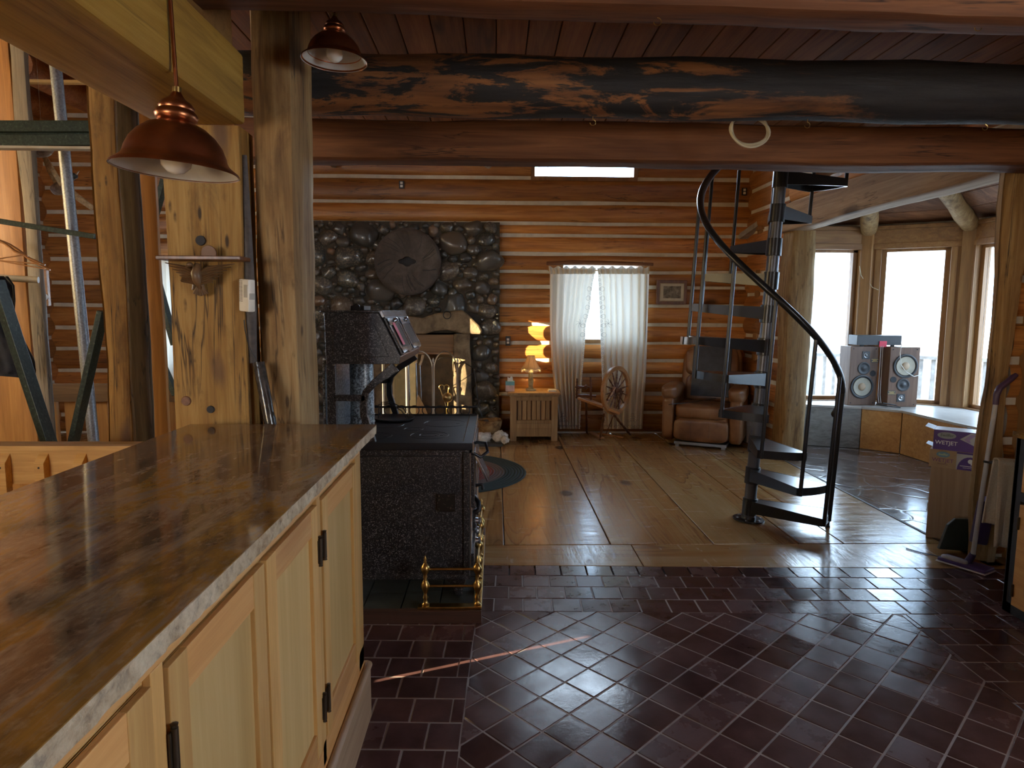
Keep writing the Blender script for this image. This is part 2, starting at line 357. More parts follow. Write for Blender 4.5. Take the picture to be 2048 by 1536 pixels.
def char():
    s = N('charred_log'); v = s.map((1.2, 5, 5)); n = s.noise(v, 1.5, 8, .7, .5); b = s.noise(s.map((1, 12, 12)), 2, 5, .6)
    wd = s.ramp(b, [(.35, (.13, .05, .018)), (.65, (.30, .125, .04))]); bk = s.ramp(b, [(.3, (.006, .006, .007)), (.7, (.030, .028, .028))])
    m = s.ramp(n, [(.47, (0, 0, 0)), (.51, (1, 1, 1))]); s.bump(n, .8, .015)
    # bark clings more toward the far right end of the log
    x = s.n('SeparateXYZ'); s.l(s.tc.outputs['Object'], x.inputs[0])
    e = s.ramp(s.math('ADD', s.math('MULTIPLY', x.outputs[0], .22), n), [(.66, (0, 0, 0)), (.80, (1, 1, 1))])
    c = s.mix(m, wd, bk); c = s.mix(e, c, bk)
    return s.out(c, .7)
M['char'] = char()
M['black'] = plain('black_metal', (.014, .015, .018), .34, .3)
M['blacksat'] = plain('black_plastic', (.018, .018, .02), .45)
M['iron'] = plain('cast_iron', (.022, .022, .026), .48, .4, bump=.15, nsc=60)
M['greysteel'] = plain('bare_steel', (.30, .31, .32), .35, .8)
M['nickel'] = plain('nickel_trim', (.50, .55, .60), .22, .95, nsc=25, var=.3)
M['copper'] = plain('brushed_copper', (.36, .13, .055), .30, .95, var=.25)
M['brass'] = plain('brass', (.48, .32, .11), .28, 1.0, var=.25, nsc=30)
M['bronze'] = plain('bronze_hinge', (.06, .045, .03), .4, .6)
M['whiteen'] = plain('white_enamel', (.66, .68, .68), .3)
M['bulb'] = plain('frosted_bulb', (.80, .80, .76), .25)
M['white'] = plain('white_plastic', (.70, .67, .58), .4)
M['cream'] = plain('cream_cord', (.52, .46, .32), .6)
M['greensteel'] = N('green_steel'); M['greensteel'] = (lambda s: s.out(s.ramp(s.noise(s.map((1, 1, 1)), 60, 4, .7), [(.4, (.010, .022, .015)), (.62, (.03, .05, .035)), (.75, (.16, .20, .14))]), .38, .2))(N('painted_green_steel'))
M['galv'] = plain('galvanised_pipe', (.27, .28, .29), .45, .7, var=.3, nsc=90, bump=.3)
M['leather'] = (lambda s: (s.bump(s.noise(s.map((1, 1, 1)), 90, 4), .2, .003), s.out(s.ramp(s.noise(s.map((1, 1, 1)), 4, 5), [(.3, (.10, .042, .018)), (.5, (.19, .085, .035)), (.72, (.30, .16, .075))]), s.ramp(s.noise(s.map((1, 1, 1)), 8, 3), [(.3, (.28,)*3), (.7, (.45,)*3)])))[1])(N('brown_leather'))
M['rubber'] = plain('dark_rubber', (.02, .02, .022), .7)
M['paperw'] = plain('white_paper', (.75, .75, .72), .7)
M['terry'] = plain('beige_terry', (.36, .31, .24), .95, var=.12, nsc=160, bump=.3)
M['jacket'] = plain('black_cloth', (.012, .013, .018), .9, var=.4, nsc=20)
# ---------------- the room ----------------
def glassmat():
    m = bpy.data.materials.new('window_glass'); m.use_nodes = True; t = m.node_tree; t.nodes.remove(t.nodes['Principled BSDF'])
    o = t.nodes['Material Output']; x = t.nodes.new('ShaderNodeMixShader'); x.inputs[0].default_value = .06
    a = t.nodes.new('ShaderNodeBsdfTransparent'); a.inputs[0].default_value = (.97, .98, .98, 1); g = t.nodes.new('ShaderNodeBsdfGlossy'); g.inputs['Roughness'].default_value = .03
    t.links.new(a.outputs[0], x.inputs[1]); t.links.new(g.outputs[0], x.inputs[2]); t.links.new(x.outputs[0], o.inputs[0]); return m
M['glass'] = glassmat()
XR, YB, XL, YF, ZT = 2.95, 7.75, -5.1, -3.0, 5.0
def log_wall(name, org, d, n, L, rows, holes, mat, seed=0, bul=.03, th=.2):
    org, d, n = Vector(org), Vector(d), Vector(n); U = Vector((0, 0, 1))
    z0, z1 = rows[0], rows[-1]; mb = MB(); ck = MB()
    us = sorted({0, L, *[h[0] for h in holes], *[h[1] for h in holes]}); us = [u for u in us if 0 <= u <= L]
    for a, b in zip(us, us[1:]):
        hs = sorted((h[2], h[3]) for h in holes if h[0] <= a+1e-6 and h[1] >= b-1e-6)
        segs = []; z = z0
        for h0, h1 in hs:
            if h0 > z: segs.append((z, h0))
            z = max(z, h1)
        if z < z1: segs.append((z, z1))
        for s0, s1 in segs:
            p = [org+d*u+n*w+U*zz for zz in (s0, s1) for w in (.004, -th) for u in (a, b)]
            ck.add(p, [(0, 2, 3, 1), (4, 5, 7, 6), (0, 1, 5, 4), (2, 6, 7, 3), (0, 4, 6, 2), (1, 3, 7, 5)])
            for i, (r0, r1) in enumerate(zip(rows, rows[1:])):
                lo, hi = max(r0, s0), min(r1, s1)
                if hi-lo < .02: continue
                nu = max(2, int((b-a)/.12)); nv = 8
                random.seed(seed*100+i); mb.tint = random.random()
                def fn(u, v):
                    uu = a+u*(b-a); e0 = .017+.010*noise.noise(Vector((uu*1.1, i*3.3+seed, 0))); e1 = .017+.010*noise.noise(Vector((uu*1.1, i*5.3+seed, 9)))
                    zl, zh = r0+e0, r1-e1; t = [0, .02, .1, .3, .5, .7, .9, .98, 1][int(round(v*8))]; zz = zl+(zh-zl)*t
                    w = bul*(1-abs(2*t-1)**4)*(1+.25*noise.noise(Vector((uu*.8, i, seed)))) if 0 < t < 1 else -.01
                    zz = min(max(zz, s0), s1)
                    return org+d*uu+n*(w+.003)+U*zz
                mb.grid(fn, nu, nv)
    o = st(mb.build(name, mat, smooth=60)); ck.build('chinking', M['chink'], o); return o
zy = lambda y, x=1050: P(x, y, YB-.03).z
rows = [0]+[zy(y) for y in (825.5, 788, 750.8, 720.6, 686, 648.5, 610.7, 573.4, 543, 507, 470, 447)]
rows += [zy(y) for y in (405, 355)]; z = rows[-1]
while z < ZT-.3: z += .27; rows.append(z)
rows[-1] = ZT
HI = (.4, 1.625, 2.93, 3.5); LO = (.74, 1.72, 1.07, 2.02)
X0 = -2.12
log_wall('wall_back', (X0, YB, 0), (1, 0, 0), (0, -1, 0), XR-X0+.25, rows, [(HI[0]-X0, HI[1]-X0, HI[2], HI[3]), (LO[0]-X0, LO[1]-X0, LO[2], LO[3]), (-1.22-X0, -.47-X0, 0, 1.17)], M['log'], 1)
rl = [P(200, y, YB-.03).z for y in (741.6, 698, 655, 610, 565, 518)]
rl = [0, rl[0]-.52, rl[0]-.26]+rl; z = rl[-1]
while z < ZT-.3: z += .262; rl.append(z)
rl[-1] = ZT
log_wall('wall_back', (XL, YB, 0), (1, 0, 0), (0, -1, 0), X0-XL, rl, [(XL*-1-4.0, XL*-1-2.9, .75, 2.02)], M['log'], 2)
rz = [z+(.13 if 0 < i < len(rl)-1 else 0) for i, z in enumerate(rl)]
W1 = (.42, .95, .93, 1.30); W2 = (5.52, 5.85, 1.05, 2.0); W2B = (5.40, 5.65, 2.02, 2.60); W3 = (2.2, 4.4, 1.6, 3.2)
log_wall('wall_left', (XL, YF, 0), (0, 1, 0), (1, 0, 0), YB-YF, rz, [(w[0]-YF, w[1]-YF, w[2], w[3]) for w in (W1, W2, W2B, W3)], M['logy'], 3)
rr = [i*.235 for i in range(21)]+[ZT]
# right wall: rear stub, wall over the bay opening, near stretch
BY0, BY1 = 3.75, 6.52
log_wall('wall_right', (XR, BY1+.15, 0), (0, 1, 0), (-1, 0, 0), YB-BY1-.15, rr, [], M['logy'], 4)
log_wall('wall_right', (XR, BY0, 0), (0, 1, 0), (-1, 0, 0), BY1-BY0+.15, [2.52, 2.76, 3.0, 3.24, 3.48, 3.75, 4.0, 4.25, 4.5, 4.75, ZT], [(1.9, 2.5, 2.6, 3.3)], M['logy'], 5)
log_wall('wall_right', (2.965, 3.74, 0), (1, 0, 0), (0, -1, 0), .62, rr[:10], [], M['log'], 8, th=.12)
log_wall('wall_right', (XR+.35, YF, 0), (0, 1, 0), (-1, 0, 0), BY0-YF-.02, rr, [(1.5, 3.3, 1.1, 2.3)], M['logy'], 6)
log_wall('wall_front', (XL, YF, 0), (1, 0, 0), (0, 1, 0), XR-XL+.45, rr, [(.9, 2.9, 1.3, 2.7)], M['log'], 7)
# window units in the log walls
def window(name, x0, x1, y0, y1, z0, z1, along, mull=0):
    """along 'x': the opening spans x0..x1 in a wall of depth y0..y1"""
    f = MB(); t = .045
    if along == 'x':
        f.box(x0, x0+t, y0, y1, z0, z1); f.box(x1-t, x1, y0, y1, z0, z1); f.box(x0+t, x1-t, y0, y1, z0, z0+t); f.box(x0+t, x1-t, y0, y1, z1-t, z1)
        for k in range(mull): xm = x0+(x1-x0)*(k+1)/(mull+1); f.box(xm-.02, xm+.02, y0+.1, y1-.02, z0+t, z1-t)
        g = MB().box(x0+t, x1-t, y1-.06, y1-.052, z0+t, z1-t)
    else:
        f.box(x0, x1, y0, y0+t, z0, z1); f.box(x0, x1, y1-t, y1, z0, z1); f.box(x0, x1, y0+t, y1-t, z0, z0+t); f.box(x0, x1, y0+t, y1-t, z1-t, z1)
        g = MB().box(x0+.05, x0+.058, y0+t, y1-t, z0+t, z1-t)
    o = st(f.build(name, M['baywood'])); g.build('pane', M['glass'], o); return o
window('window_1', HI[0], HI[1], YB-.01, YB+.2, HI[2], HI[3], 'x')
window('window_2', LO[0], LO[1], YB-.01, YB+.2, LO[2], LO[3], 'x')
window('window_3', -4.0, -2.9, YB-.01, YB+.2, .75, 2.02, 'x')
for k, w in enumerate((W1, W2, W3, W2B)): window('window_%d' % ((4, 5, 6, 15)[k]), XL-.2, XL+.01, w[0], w[1], w[2], w[3], 'y')  # unseen openings added to shape the sun patches and carry the left fill
for a, b_ in ((.422, .658), (.680, .948)): st(MB().box(XL+.012, XL+.020, a, b_, .931, 1.299).build('window_shutter', M['baywood']))  # added unseen boards; the gap between them shapes the sun streak on the tiles
st(MB().box(XL+.012, XL+.02, .658, .680, .931, .992).box(XL+.012, XL+.02, .658, .680, 1.185, 1.299).build('window_shutter', M['baywood']))
window('window_7', XL+.9, XL+2.9, YF-.2, YF+.01, 1.3, 2.7, 'x', 1)  # unseen opening added for the warm fill from behind
window('window_14', XR+.34, XR+.55, YF+1.5, YF+3.3, 1.1, 2.3, 'y')  # unseen opening added for the fill from the right
window('window_8', XR-.01, XR+.2, BY0+1.9, BY0+2.5, 2.6, 3.3, 'y')
# ceilings
def planks(name, x0, x1, y0, y1, z, w, mat, up=.02, along='y', seed=3):
    mb = MB(); random.seed(seed)
    if along == 'y':
        x = x0
        while x < x1-.01:
            mb.tint = random.random(); mb.box(x+.0025, min(x+w, x1)-.0025, y0, y1, z, z+up, .004); x += w
    else:
        y = y0
        while y < y1-.01:
            mb.tint = random.random(); mb.box(x0, x1, y+.0025, min(y+w, y1)-.0025, z, z+up, .004); y += w
    mb.box(x0, x1, y0, y1, z+up, z+up+.03)
    return st(mb.build(name, mat))
CZ = 2.62
planks('ceiling', -1.35, XR+.40, YF, 4.4, CZ, .135, M['ceil'])
planks('ceiling', XL-.2, XR+.2, YF-.2, YB+.2, ZT, .15, M['ceil'], seed=5)
# floors: everything under the tiles and boards
st(MB().box(XL-.2, XR+.4, YF-.2, YB+.2, -.12, -.02).build('floor', M['grout']))
st(MB().box(-1.15, XR+.3, YF, 3.5, -.02, -.0022).build('floor', M['grout']))
fb = MB(); random.seed(11)
ang = math.radians(-1.7); ca, sa = math.cos(ang), math.sin(ang); O0 = Vector((-.05, 3.645, 0))
def T(u, v, z=0): return Vector((O0.x+u*ca-v*sa, O0.y+u*sa+v*ca, z))
# cross board in front of the tiles
for a, b in ((-5.1, -2.2), (-2.2, .9), (.9, 3.0)):
    fb.tint = random.random()
    A, B = T(a+.002, .002), T(b-.002, .002); C_, D_ = Vector((B.x, 3.965, 0)), Vector((A.x, 3.965, 0))
    vs = [A, B, C_, D_]; fb.add([(v.x, v.y, -.02) for v in vs]+vs, [(0, 3, 2, 1), (4, 5, 6, 7), (0, 1, 5, 4), (1, 2, 6, 5), (2, 3, 7, 6), (3, 0, 4, 7)])
st(fb.build('floor', M['floorx'], bevel=.0025))
fb = MB(); xs = [-5.1, -4.55, -3.9, -3.25, -2.6, -1.95, -1.25, -.6, .058, .722, 1.371, 1.912, 2.20, 2.84]
for a, b in zip(xs, xs[1:]):
    cuts = [3.972, YB] if a > 1.2 or a < -2 else [3.972, 7.02, YB]
    for c0, c1 in zip(cuts, cuts[1:]):
        fb.tint = random.random(); fb.box(a+.004, b-.004, c0+.003, c1-.003, -.02, 0)
fb.tint = .3; fb.box(-5.1, -1.2, 1.2, 3.4, -.02, 0)
fb.box(2.845, XR+.2, 3.6, 3.96, -.02, 0)
st(fb.build('floor', M['floory'], bevel=.0025))
st(MB().box(2.845, 5.1, 3.965, 7.45, -.02, -.004).build('floor', M['flag']))
st(MB().box(2.828, 2.848, 3.97, YB, -.02, .004).build('trim_1', M['dwood']))
# quarry tiles
def clip(poly, u0, u1, v0, v1):
    for ax, lim, sg in ((0, u0, 1), (0, u1, -1), (1, v0, 1), (1, v1, -1)):
        out = []
        for i, p in enumerate(poly):
            q = poly[(i+1) % len(poly)]; dp, dq = sg*(p[ax]-lim), sg*(q[ax]-lim)
            if dp >= 0: out.append(p)
            if (dp >= 0) != (dq >= 0):
                t = dp/(dp-dq); out.append((p[0]+(q[0]-p[0])*t, p[1]+(q[1]-p[1])*t))
        poly = out
        if len(poly) < 3: return []
    return poly
tb = MB(); random.seed(21)
def put(poly, bounds, clear=None):
    p = clip(poly, *bounds)
    if len(p) < 3: return
    ar = abs(sum(p[i][0]*p[(i+1) % len(p)][1]-p[(i+1) % len(p)][0]*p[i][1] for i in range(len(p))))/2
    if ar < .001: return
    c = (sum(q[0] for q in p)/len(p), sum(q[1] for q in p)/len(p)); w = T(*c)
    if w.x < -1.2 or w.x > 3.05: return
    tb.tint = random.random() if not clear else clear
    tx, ty = random.gauss(0, .0035), random.gauss(0, .0035); dz = random.gauss(0, .0006)
    k = .0032; n = len(p); top = []; low = []
    for q in p:
        r = math.hypot(q[0]-c[0], q[1]-c[1]); f = 1-k*1.4/max(r, .01); a = (c[0]+(q[0]-c[0])*f, c[1]+(q[1]-c[1])*f)
        f2 = 1-k*2.4/max(r, .01); b = (c[0]+(q[0]-c[0])*f2, c[1]+(q[1]-c[1])*f2)
        top.append(T(b[0], b[1], dz+(b[0]-c[0])*tx+(b[1]-c[1])*ty)); low.append(T(a[0], a[1], -.003)); 
    base = [Vector((v.x, v.y, -.02)) for v in low]
    tb.add(base+low+top, [tuple(range(2*n, 3*n))]+[(i, (i+1) % n, n+(i+1) % n, n+i) for i in range(n)]+[(n+i, n+(i+1) % n, 2*n+(i+1) % n, 2*n+i) for i in range(n)])
tw, Hh = .1445, .1455
VB = -4*Hh
def brick(u0, u1, v0, v1, off=0):
    v = v1; r = 0
    while v > v0+.02:
        u = u0-tw+((r % 2)*tw/2+off) % tw
        while u < u1:
            put([(u, v-Hh), (u+tw, v-Hh), (u+tw, v), (u, v)], (u0, u1, v0, v1)); u += tw
        v -= Hh; r += 1
VN = -5.4
brick(-.62, 3.1, VB, 0, .03)
UD0, UD1 = -.02, 2.03
brick(-.62, UD0, VN, VB, .05); brick(UD1, 3.1, VN, VB, .02)
h = tw/math.sqrt(2)
i0 = int((VN)/h)-2
for i in range(-2, int(2.2/h)+3):
    for j in range(i0, 2):
        if (i+j) % 2: continue
        cu, cv = UD0+.075+i*h, VB+j*h
        put([(cu-h, cv), (cu, cv-h), (cu+h, cv), (cu, cv+h)], (UD0, UD1, VN, VB))
st(tb.build('floor', M['tile']))

# ---------------- bay ----------------
BP = [(2.95, 7.35), (4.13, 7.35), (4.92, 6.85), (5.02, 5.35), (4.6, 4.25), (3.95, 3.75), (3.05, 3.75)]
CB = Vector((3.6, 5.4, 0)); BH = 2.38
def bay_wall(i, openings, tw0=.13):
    a, b = Vector((*BP[i], 0)), Vector((*BP[i+1], 0)); d = (b-a); L = d.length; d.normalize(); n = Vector((d.y, -d.x, 0))
    if n.dot(CB-a) < 0: n = -n
    def bx(mb, u0, u1, w0, w1, z0, z1):
        p = [a+d*u+n*w+Vector((0, 0, z)) for z in (z0, z1) for w in (w0, w1) for u in (u0, u1)]
        mb.add(p, [(0, 2, 3, 1), (4, 5, 7, 6), (0, 1, 5, 4), (2, 6, 7, 3), (0, 4, 6, 2), (1, 3, 7, 5)])
    mb = MB(); hd = MB(); z0, z1 = .46, 2.14
    cur = -.02
    for u0, u1 in openings+[(L+.02, None)]:
        bx(mb, cur, u0, 0, -.12, 0, 2.2); cur = u1
    for u0, u1 in openings: bx(mb, u0, u1, 0, -.12, 0, z0)
    bx(hd, -.02, L+.02, .005, -.12, z1+.06, BH-.03); bx(hd, -.03, L+.03, .03, -.14, BH-.03, BH+.01); bx(hd, -.02, L+.02, .014, -.1, z1-.0, z1+.062)
    o = st(mb.build('wall_bay', M['baywood'], bevel=.004)); hd.build('header', M['baywoodx'], o, bevel=.004)
    for k, (u0, u1) in enumerate(openings):
        f = MB(); t = .05
        bx(f, u0-.06, u0, .014, 0, z0, z1); bx(f, u1, u1+.06, .014, 0, z0, z1)
        bx(f, u0, u0+t, -.05, -.12, z0, z1); bx(f, u1-t, u1, -.05, -.12, z0, z1); bx(f, u0, u1, -.05, -.12, z0, z0+t*.8); bx(f, u0, u1, -.05, -.12, z1-t*.6, z1)
        w = st(f.build('window_%d' % (9+i), M['baywood'], bevel=.003)); g = MB(); bx(g, u0+t, u1-t, -.09, -.096, z0+t*.8, z1-t*.6); g.build('pane', M['glass'], w)
bay_wall(0, [(.47, 1.10)])
bay_wall(1, [(.14, .78)])
bay_wall(2, [(.10, .95)])
bay_wall(3, [(.12, 1.0)])
bay_wall(4, []); bay_wall(5, [])
pm = MB()
for (x, y) in BP[1:6]: pm.tint = random.random(); pm.tube([(x, y, 0), (x, y, 2.36)], .085, 4)
st(pm.build('trim_2', M['baywood'], bevel=.006))
# bay ceiling: boards rising to the header side
cm = MB(); apex = (2.96, 5.3, 3.35)
ring = [Vector((*p, BH+.01)) for p in BP]; ap = Vector(apex)
for k, (a, b) in enumerate(zip(ring, ring[1:])):
    nb = 9
    for j in range(nb):
        t0, t1 = j/nb, (j+1)/nb-.006; cm.tint = random.random()
        o_ = (a+b)/2-CB; o_.z = 0; o_ = o_.normalized()*(.25 if j == 0 else 0)
        q = [a.lerp(ap, t0)+o_, b.lerp(ap, t0)+o_, b.lerp(ap, t1), a.lerp(ap, t1)]
        cm.add(q+[v+Vector((0, 0, .06)) for v in q], [(0, 1, 2, 3), (4, 7, 6, 5), (0, 4, 5, 1), (1, 5, 6, 2), (2, 6, 7, 3), (3, 7, 4, 0)])
st(cm.build('ceiling', M['beam']))
rg = 'rafters under the bay roof'
for (k, lab) in ((1, 'rough round rafter rising from the first corner of the window bay'), (2, 'rough round rafter rising from the second corner of the window bay')):
    a = ring[k].lerp(ap, .02)+Vector((0, 0, -.05)); b = ring[k].lerp(ap, .55)+Vector((0, 0, -.11))
    tag(MB().tube([a.lerp(b, j/6) for j in range(7)], [.085+.006*math.sin(j*2) for j in range(7)], 10).build('rafter', M['post'], smooth=60), lab, 'rafter')
# bench round the bay
bi = [(3.0, 7.16), (3.9, 6.86), (4.17, 6.6), (4.24, 5.5), (3.95, 4.75), (3.5, 4.25)]
bo = [(3.0, 7.35), (4.13, 7.35), (4.9, 6.85), (5.0, 5.35), (4.6, 4.25), (4.0, 3.8)]
t = MB(); 
for k in range(5):
    q = [bi[k], bi[k+1], bo[k+1], bo[k]]; t.tint = random.random()
    t.add([(x, y, .425) for x, y in q]+[(x, y, .45) for x, y in q], [(0, 3, 2, 1), (4, 5, 6, 7), (0, 1, 5, 4), (1, 2, 6, 5), (2, 3, 7, 6), (3, 0, 4, 7)])
bench = thing('window_bench', 'plywood window bench wrapping round the bay below the windows', 'bench', (3.9, 6.0, 0))
t.build('bench_top', plain('bench_top_board', (.42, .40, .37), .30), bench, bevel=.003)
def seg(mb, p, q, z0, z1, th=.018, off=.012):
    a, b = Vector((*p, 0)), Vector((*q, 0)); d = (b-a).normalized(); n = Vector((d.y, -d.x, 0))
    if n.dot(CB-a) > 0: n = -n
    v = [a+n*off, b+n*off, b+n*(off+th), a+n*(off+th)]
    mb.add([(x.x, x.y, z0) for x in v]+[(x.x, x.y, z1) for x in v], [(0, 3, 2, 1), (4, 5, 6, 7), (0, 1, 5, 4), (1, 2, 6, 5), (2, 3, 7, 6), (3, 0, 4, 7)])
g = MB(); seg(g, bi[0], bi[1], 0, .425)
gp = g.build('front_panel', M['plyg'], bench, bevel=.002); gp['label'] = 'grey weathered plywood panel'
for k in range(1, 5):
    g = MB(); g.tint = random.random(); seg(g, bi[k], bi[k+1], 0, .425); g.build('front_panel', M['ply'], bench, bevel=.002)
# ---------------- outside ----------------
st(MB().box(-60, 60, YB+.4, 90, -1.2, -1.1).box(XR+.5, 60, -20, YB+.4, -1.2, -1.1).build('ground', plain('pale_dry_ground', (.62, .62, .60), .9)))
dk = MB(); dk.box(2.0, 7.2, YB+.1, 9.8, -.12, -.04); dk.box(5.15, 7.2, 2.5, YB+.1, -.12, -.04)
st(dk.build('deck', plain('deck_boards', (.35, .33, .30), .8)))
M['deckw'] = plain('weathered_deck_wood', (.30, .27, .24), .8, var=.3)
rail = thing('deck_railing', 'weathered grey wooden railing outside the bay windows', 'railing', (6.6, 8.0, -.04))
rp = [(2.6, 9.2), (5.2, 9.2), (6.6, 8.0), (6.8, 4.0)]
tr = MB(); br = MB()
for p, q in zip(rp, rp[1:]):
    tr.obox((*p, .85), (*q, .85), .12, .045, ext=.03); br.obox((*p, .10), (*q, .10), .04, .08)
    L = math.dist(p, q); n = int(L/.135)
    for k in range(n+1):
        if k % 12 == 0: continue
        x, y = p[0]+(q[0]-p[0])*k/n, p[1]+(q[1]-p[1])*k/n
        MB().box(x-.02, x+.02, y-.02, y+.02, .06, .83).build('baluster', M['deckw'], rail)
    for k in range(0, n+1, 12):
        x, y = p[0]+(q[0]-p[0])*k/n, p[1]+(q[1]-p[1])*k/n; MB().box(x-.045, x+.045, y-.045, y+.045, -.04, .83).build('rail_post', M['deckw'], rail)
tr.build('handrail', M['deckw'], rail); br.build('bottom_rail', M['deckw'], rail)
tag(MB().tube([(4.25, 8.9, -.04), (4.25, 8.9, 2.7)], .10, 10).build('porch_post', plain('pale_peeled_log', (.42, .42, .40), .6), smooth=60), 'round pale porch post standing on the deck outside the left bay window', 'post')
e = MB()
for a, b in zip(BP, BP[1:]):
    A, B = Vector((*a, 0)), Vector((*b, 0)); oa = (A-CB).normalized(); ob = (B-CB).normalized()
    q = [A+oa*.1+Vector((0, 0, 2.40)), B+ob*.1+Vector((0, 0, 2.40)), B+ob*.75+Vector((0, 0, 2.16)), A+oa*.75+Vector((0, 0, 2.16))]
    e.add(q+[v+Vector((0, 0, .06)) for v in q], [(0, 3, 2, 1), (4, 5, 6, 7), (0, 1, 5, 4), (1, 2, 6, 5), (2, 3, 7, 6), (3, 0, 4, 7)])
st(e.build('roof_eave', M['deckw']))

st(MB().box(-7.2, -7.0, .62, 4.35, -1.2, 4.2).build('wall_woodshed', M['deckw']))  # unseen wall added outside to keep sun out of the large left opening
M['dgrey_z'] = wood('dark_weathered_wood', (.05, .035, .02), (.10, .07, .04), (.16, .12, .07), 'z', 1, .7, .5, .3, .4, crack=1, pits=.4)  # dark tone puts the pine post's side shade into the colour
# ---------------- posts and beams ----------------
def hewn(name, x0, x1, y0, y1, z0, z1, mat, amp=.012, ax=2, seed=0, ch=.02, taper=0):
    """rough squared timber: a rounded box section swept along axis ax with a slow wobble"""
    lo = [x0, y0, z0]; hi = [x1, y1, z1]; o = [i for i in (0, 1, 2) if i != ax]
    ca, cb = [(lo[i]+hi[i])/2 for i in o]; ha, hb = [(hi[i]-lo[i])/2 for i in o]
    sec = []
    for sx, sy in ((1, 1), (-1, 1), (-1, -1), (1, -1)):
        for k in (0, 1, 2):
            a = k*math.pi/4; cx, cy = math.cos(a)*ch, math.sin(a)*ch
            q = (ha-ch+cx, hb-ch+cy) if sx*sy > 0 else (ha-ch+cy, hb-ch+cx)
            sec.append((sx*q[0], sy*q[1]))
    # subdivide the flats
    s2 = []
    for i, p in enumerate(sec):
        q = sec[(i+1) % len(sec)]; s2.append(p)
        if math.dist(p, q) > ch*2:
            for t in (.25, .5, .75): s2.append((p[0]+(q[0]-p[0])*t, p[1]+(q[1]-p[1])*t))
    L = hi[ax]-lo[ax]; n = max(4, int(L/.09)); vs = []; m = len(s2)
    for k in range(n+1):
        h = lo[ax]+L*k/n; tp = 1-taper*k/n
        for (a, b) in s2:
            v = Vector((a*3, b*3, h*1.3+seed*7)); w = 1+amp/max(ha, hb)*1.6*noise.noise(v)+amp/max(ha, hb)*.5*noise.noise(v*4)
            p = [0, 0, 0]; p[ax] = h; p[o[0]] = ca+a*w*tp+amp*noise.noise(Vector((h*.9, seed, 1))); p[o[1]] = cb+b*w*tp+amp*noise.noise(Vector((h*.9, seed, 5)))
            vs.append(p)
    fs = [(k*m+i, k*m+(i+1) % m, (k+1)*m+(i+1) % m, (k+1)*m+i) for k in range(n) for i in range(m)]+[tuple(range(m))[::-1], tuple(n*m+i for i in range(m))]
    return MB().add(vs, fs).build(name, mat, smooth=40)
POSTC = tag(hewn('wooden_post', -1.180, -.912, 2.445, 2.60, 0, 2.095, M['gold_z'], .006, seed=1, ch=.008), 'broad flat golden slab post carrying the eagle shelf behind the counter', 'post')
c = hewn('wooden_post', -.905, -.732, 2.51, 2.80, 0, 2.6, M['post'], .016, seed=2, ch=.07)
tag(c, 'thick rounded log post at the end of the counter beside the stove', 'post')
mk = MB()
sh = MB().tube([(-.908, 2.475, z) for z in (2.0, 1.8, 1.6, 1.45, 1.25)], [.012, .018, .022, .026, .02], 6, sq=.6).build('bark_strip', M['dwood'], c, smooth=60)
tag(hewn('ceiling_beam', -1.20, -.885, YF+.02, 2.44, 2.095, 2.335, M['gold_y'], .006, 1, 3, .012), 'golden squared beam running overhead along the counter', 'beam')
tag(hewn('ceiling_beam', -1.16, -.93, YF+.02, 2.47, 2.345, CZ-.003, M['brown_x'], .004, 1, 4, .01), 'brown timber lying on top of the golden counter beam', 'beam')
tag(hewn('ceiling_beam', -1.3, XR+.0, 2.12, 2.26, 2.38, CZ-.02, M['beam'], .010, 0, 5, .03), 'nearest overhead cross beam with brass hooks, above the counter end', 'beam').rotation_euler = (0, .010, 0)
b2 = []
b2 = MB().tube([(x, 2.98+.01*math.sin(x*2), 2.41+.008*math.sin(x*1.3)-.004*x) for x in [-1.2+.25*i for i in range(17)]], [.125+.006*math.sin(i*1.7) for i in range(17)], 20)
tag(b2.build('ceiling_beam', M['char'], smooth=60), 'charred black round log beam with bark patches under the plank ceiling', 'beam')
tag(hewn('ceiling_beam', -1.3, XR+.1, 3.44, 3.66, 2.205, 2.40, M['beam'], .010, 0, 6, .03), 'wide reddish brown squared beam over the wood and tile border', 'beam')
tag(hewn('wooden_post', 2.835, 2.96, 3.66, 3.80, 0, 2.24, M['post'], .02, seed=8, ch=.085), 'peeled round log post at the right edge beside the bay opening', 'post')
tag(hewn('ceiling_beam', 2.87, 3.09, 3.55, 6.75, 2.245, 2.52, M['gold_y'] if 0 else wood('header_wood', (.20, .11, .055), (.33, .20, .105), (.44, .29, .16), 'y', .7, .85, .9, .3, .3, crack=.7), .010, 1, 9, .02), 'large knotty header beam crossing the opening of the window bay', 'beam')
tag(hewn('wooden_post', 2.9, 3.16, 6.52, 6.78, 0, 2.245, M['post'], .018, seed=10, ch=.05), 'rough tan log post between the leather recliner and the bay windows', 'post')
tag(hewn('wooden_post', P(206, 690, 3.55).x, P(257, 690, 3.55).x, 3.55, 3.58, 0, 2.7, M['gold_z'], .014, seed=11, ch=.025), 'yellow pine post with a round knot behind the stair railing', 'post')
tag(hewn('wooden_post', P(250, 690, 3.70).x, P(296, 690, 3.70).x, 3.70, 3.73, 0, 2.7, M['dgrey_z'], .010, seed=12, ch=.02), 'dark grey-brown weathered post close behind the yellow pine post', 'post')
tag(hewn('wooden_post', P(285, 690, 3.9).x, P(328, 690, 3.9).x, 3.9, 3.93, 0, 2.9, M['orange_z'], .004, seed=13, ch=.006), 'smooth orange board post right of the grey-brown weathered post', 'post')
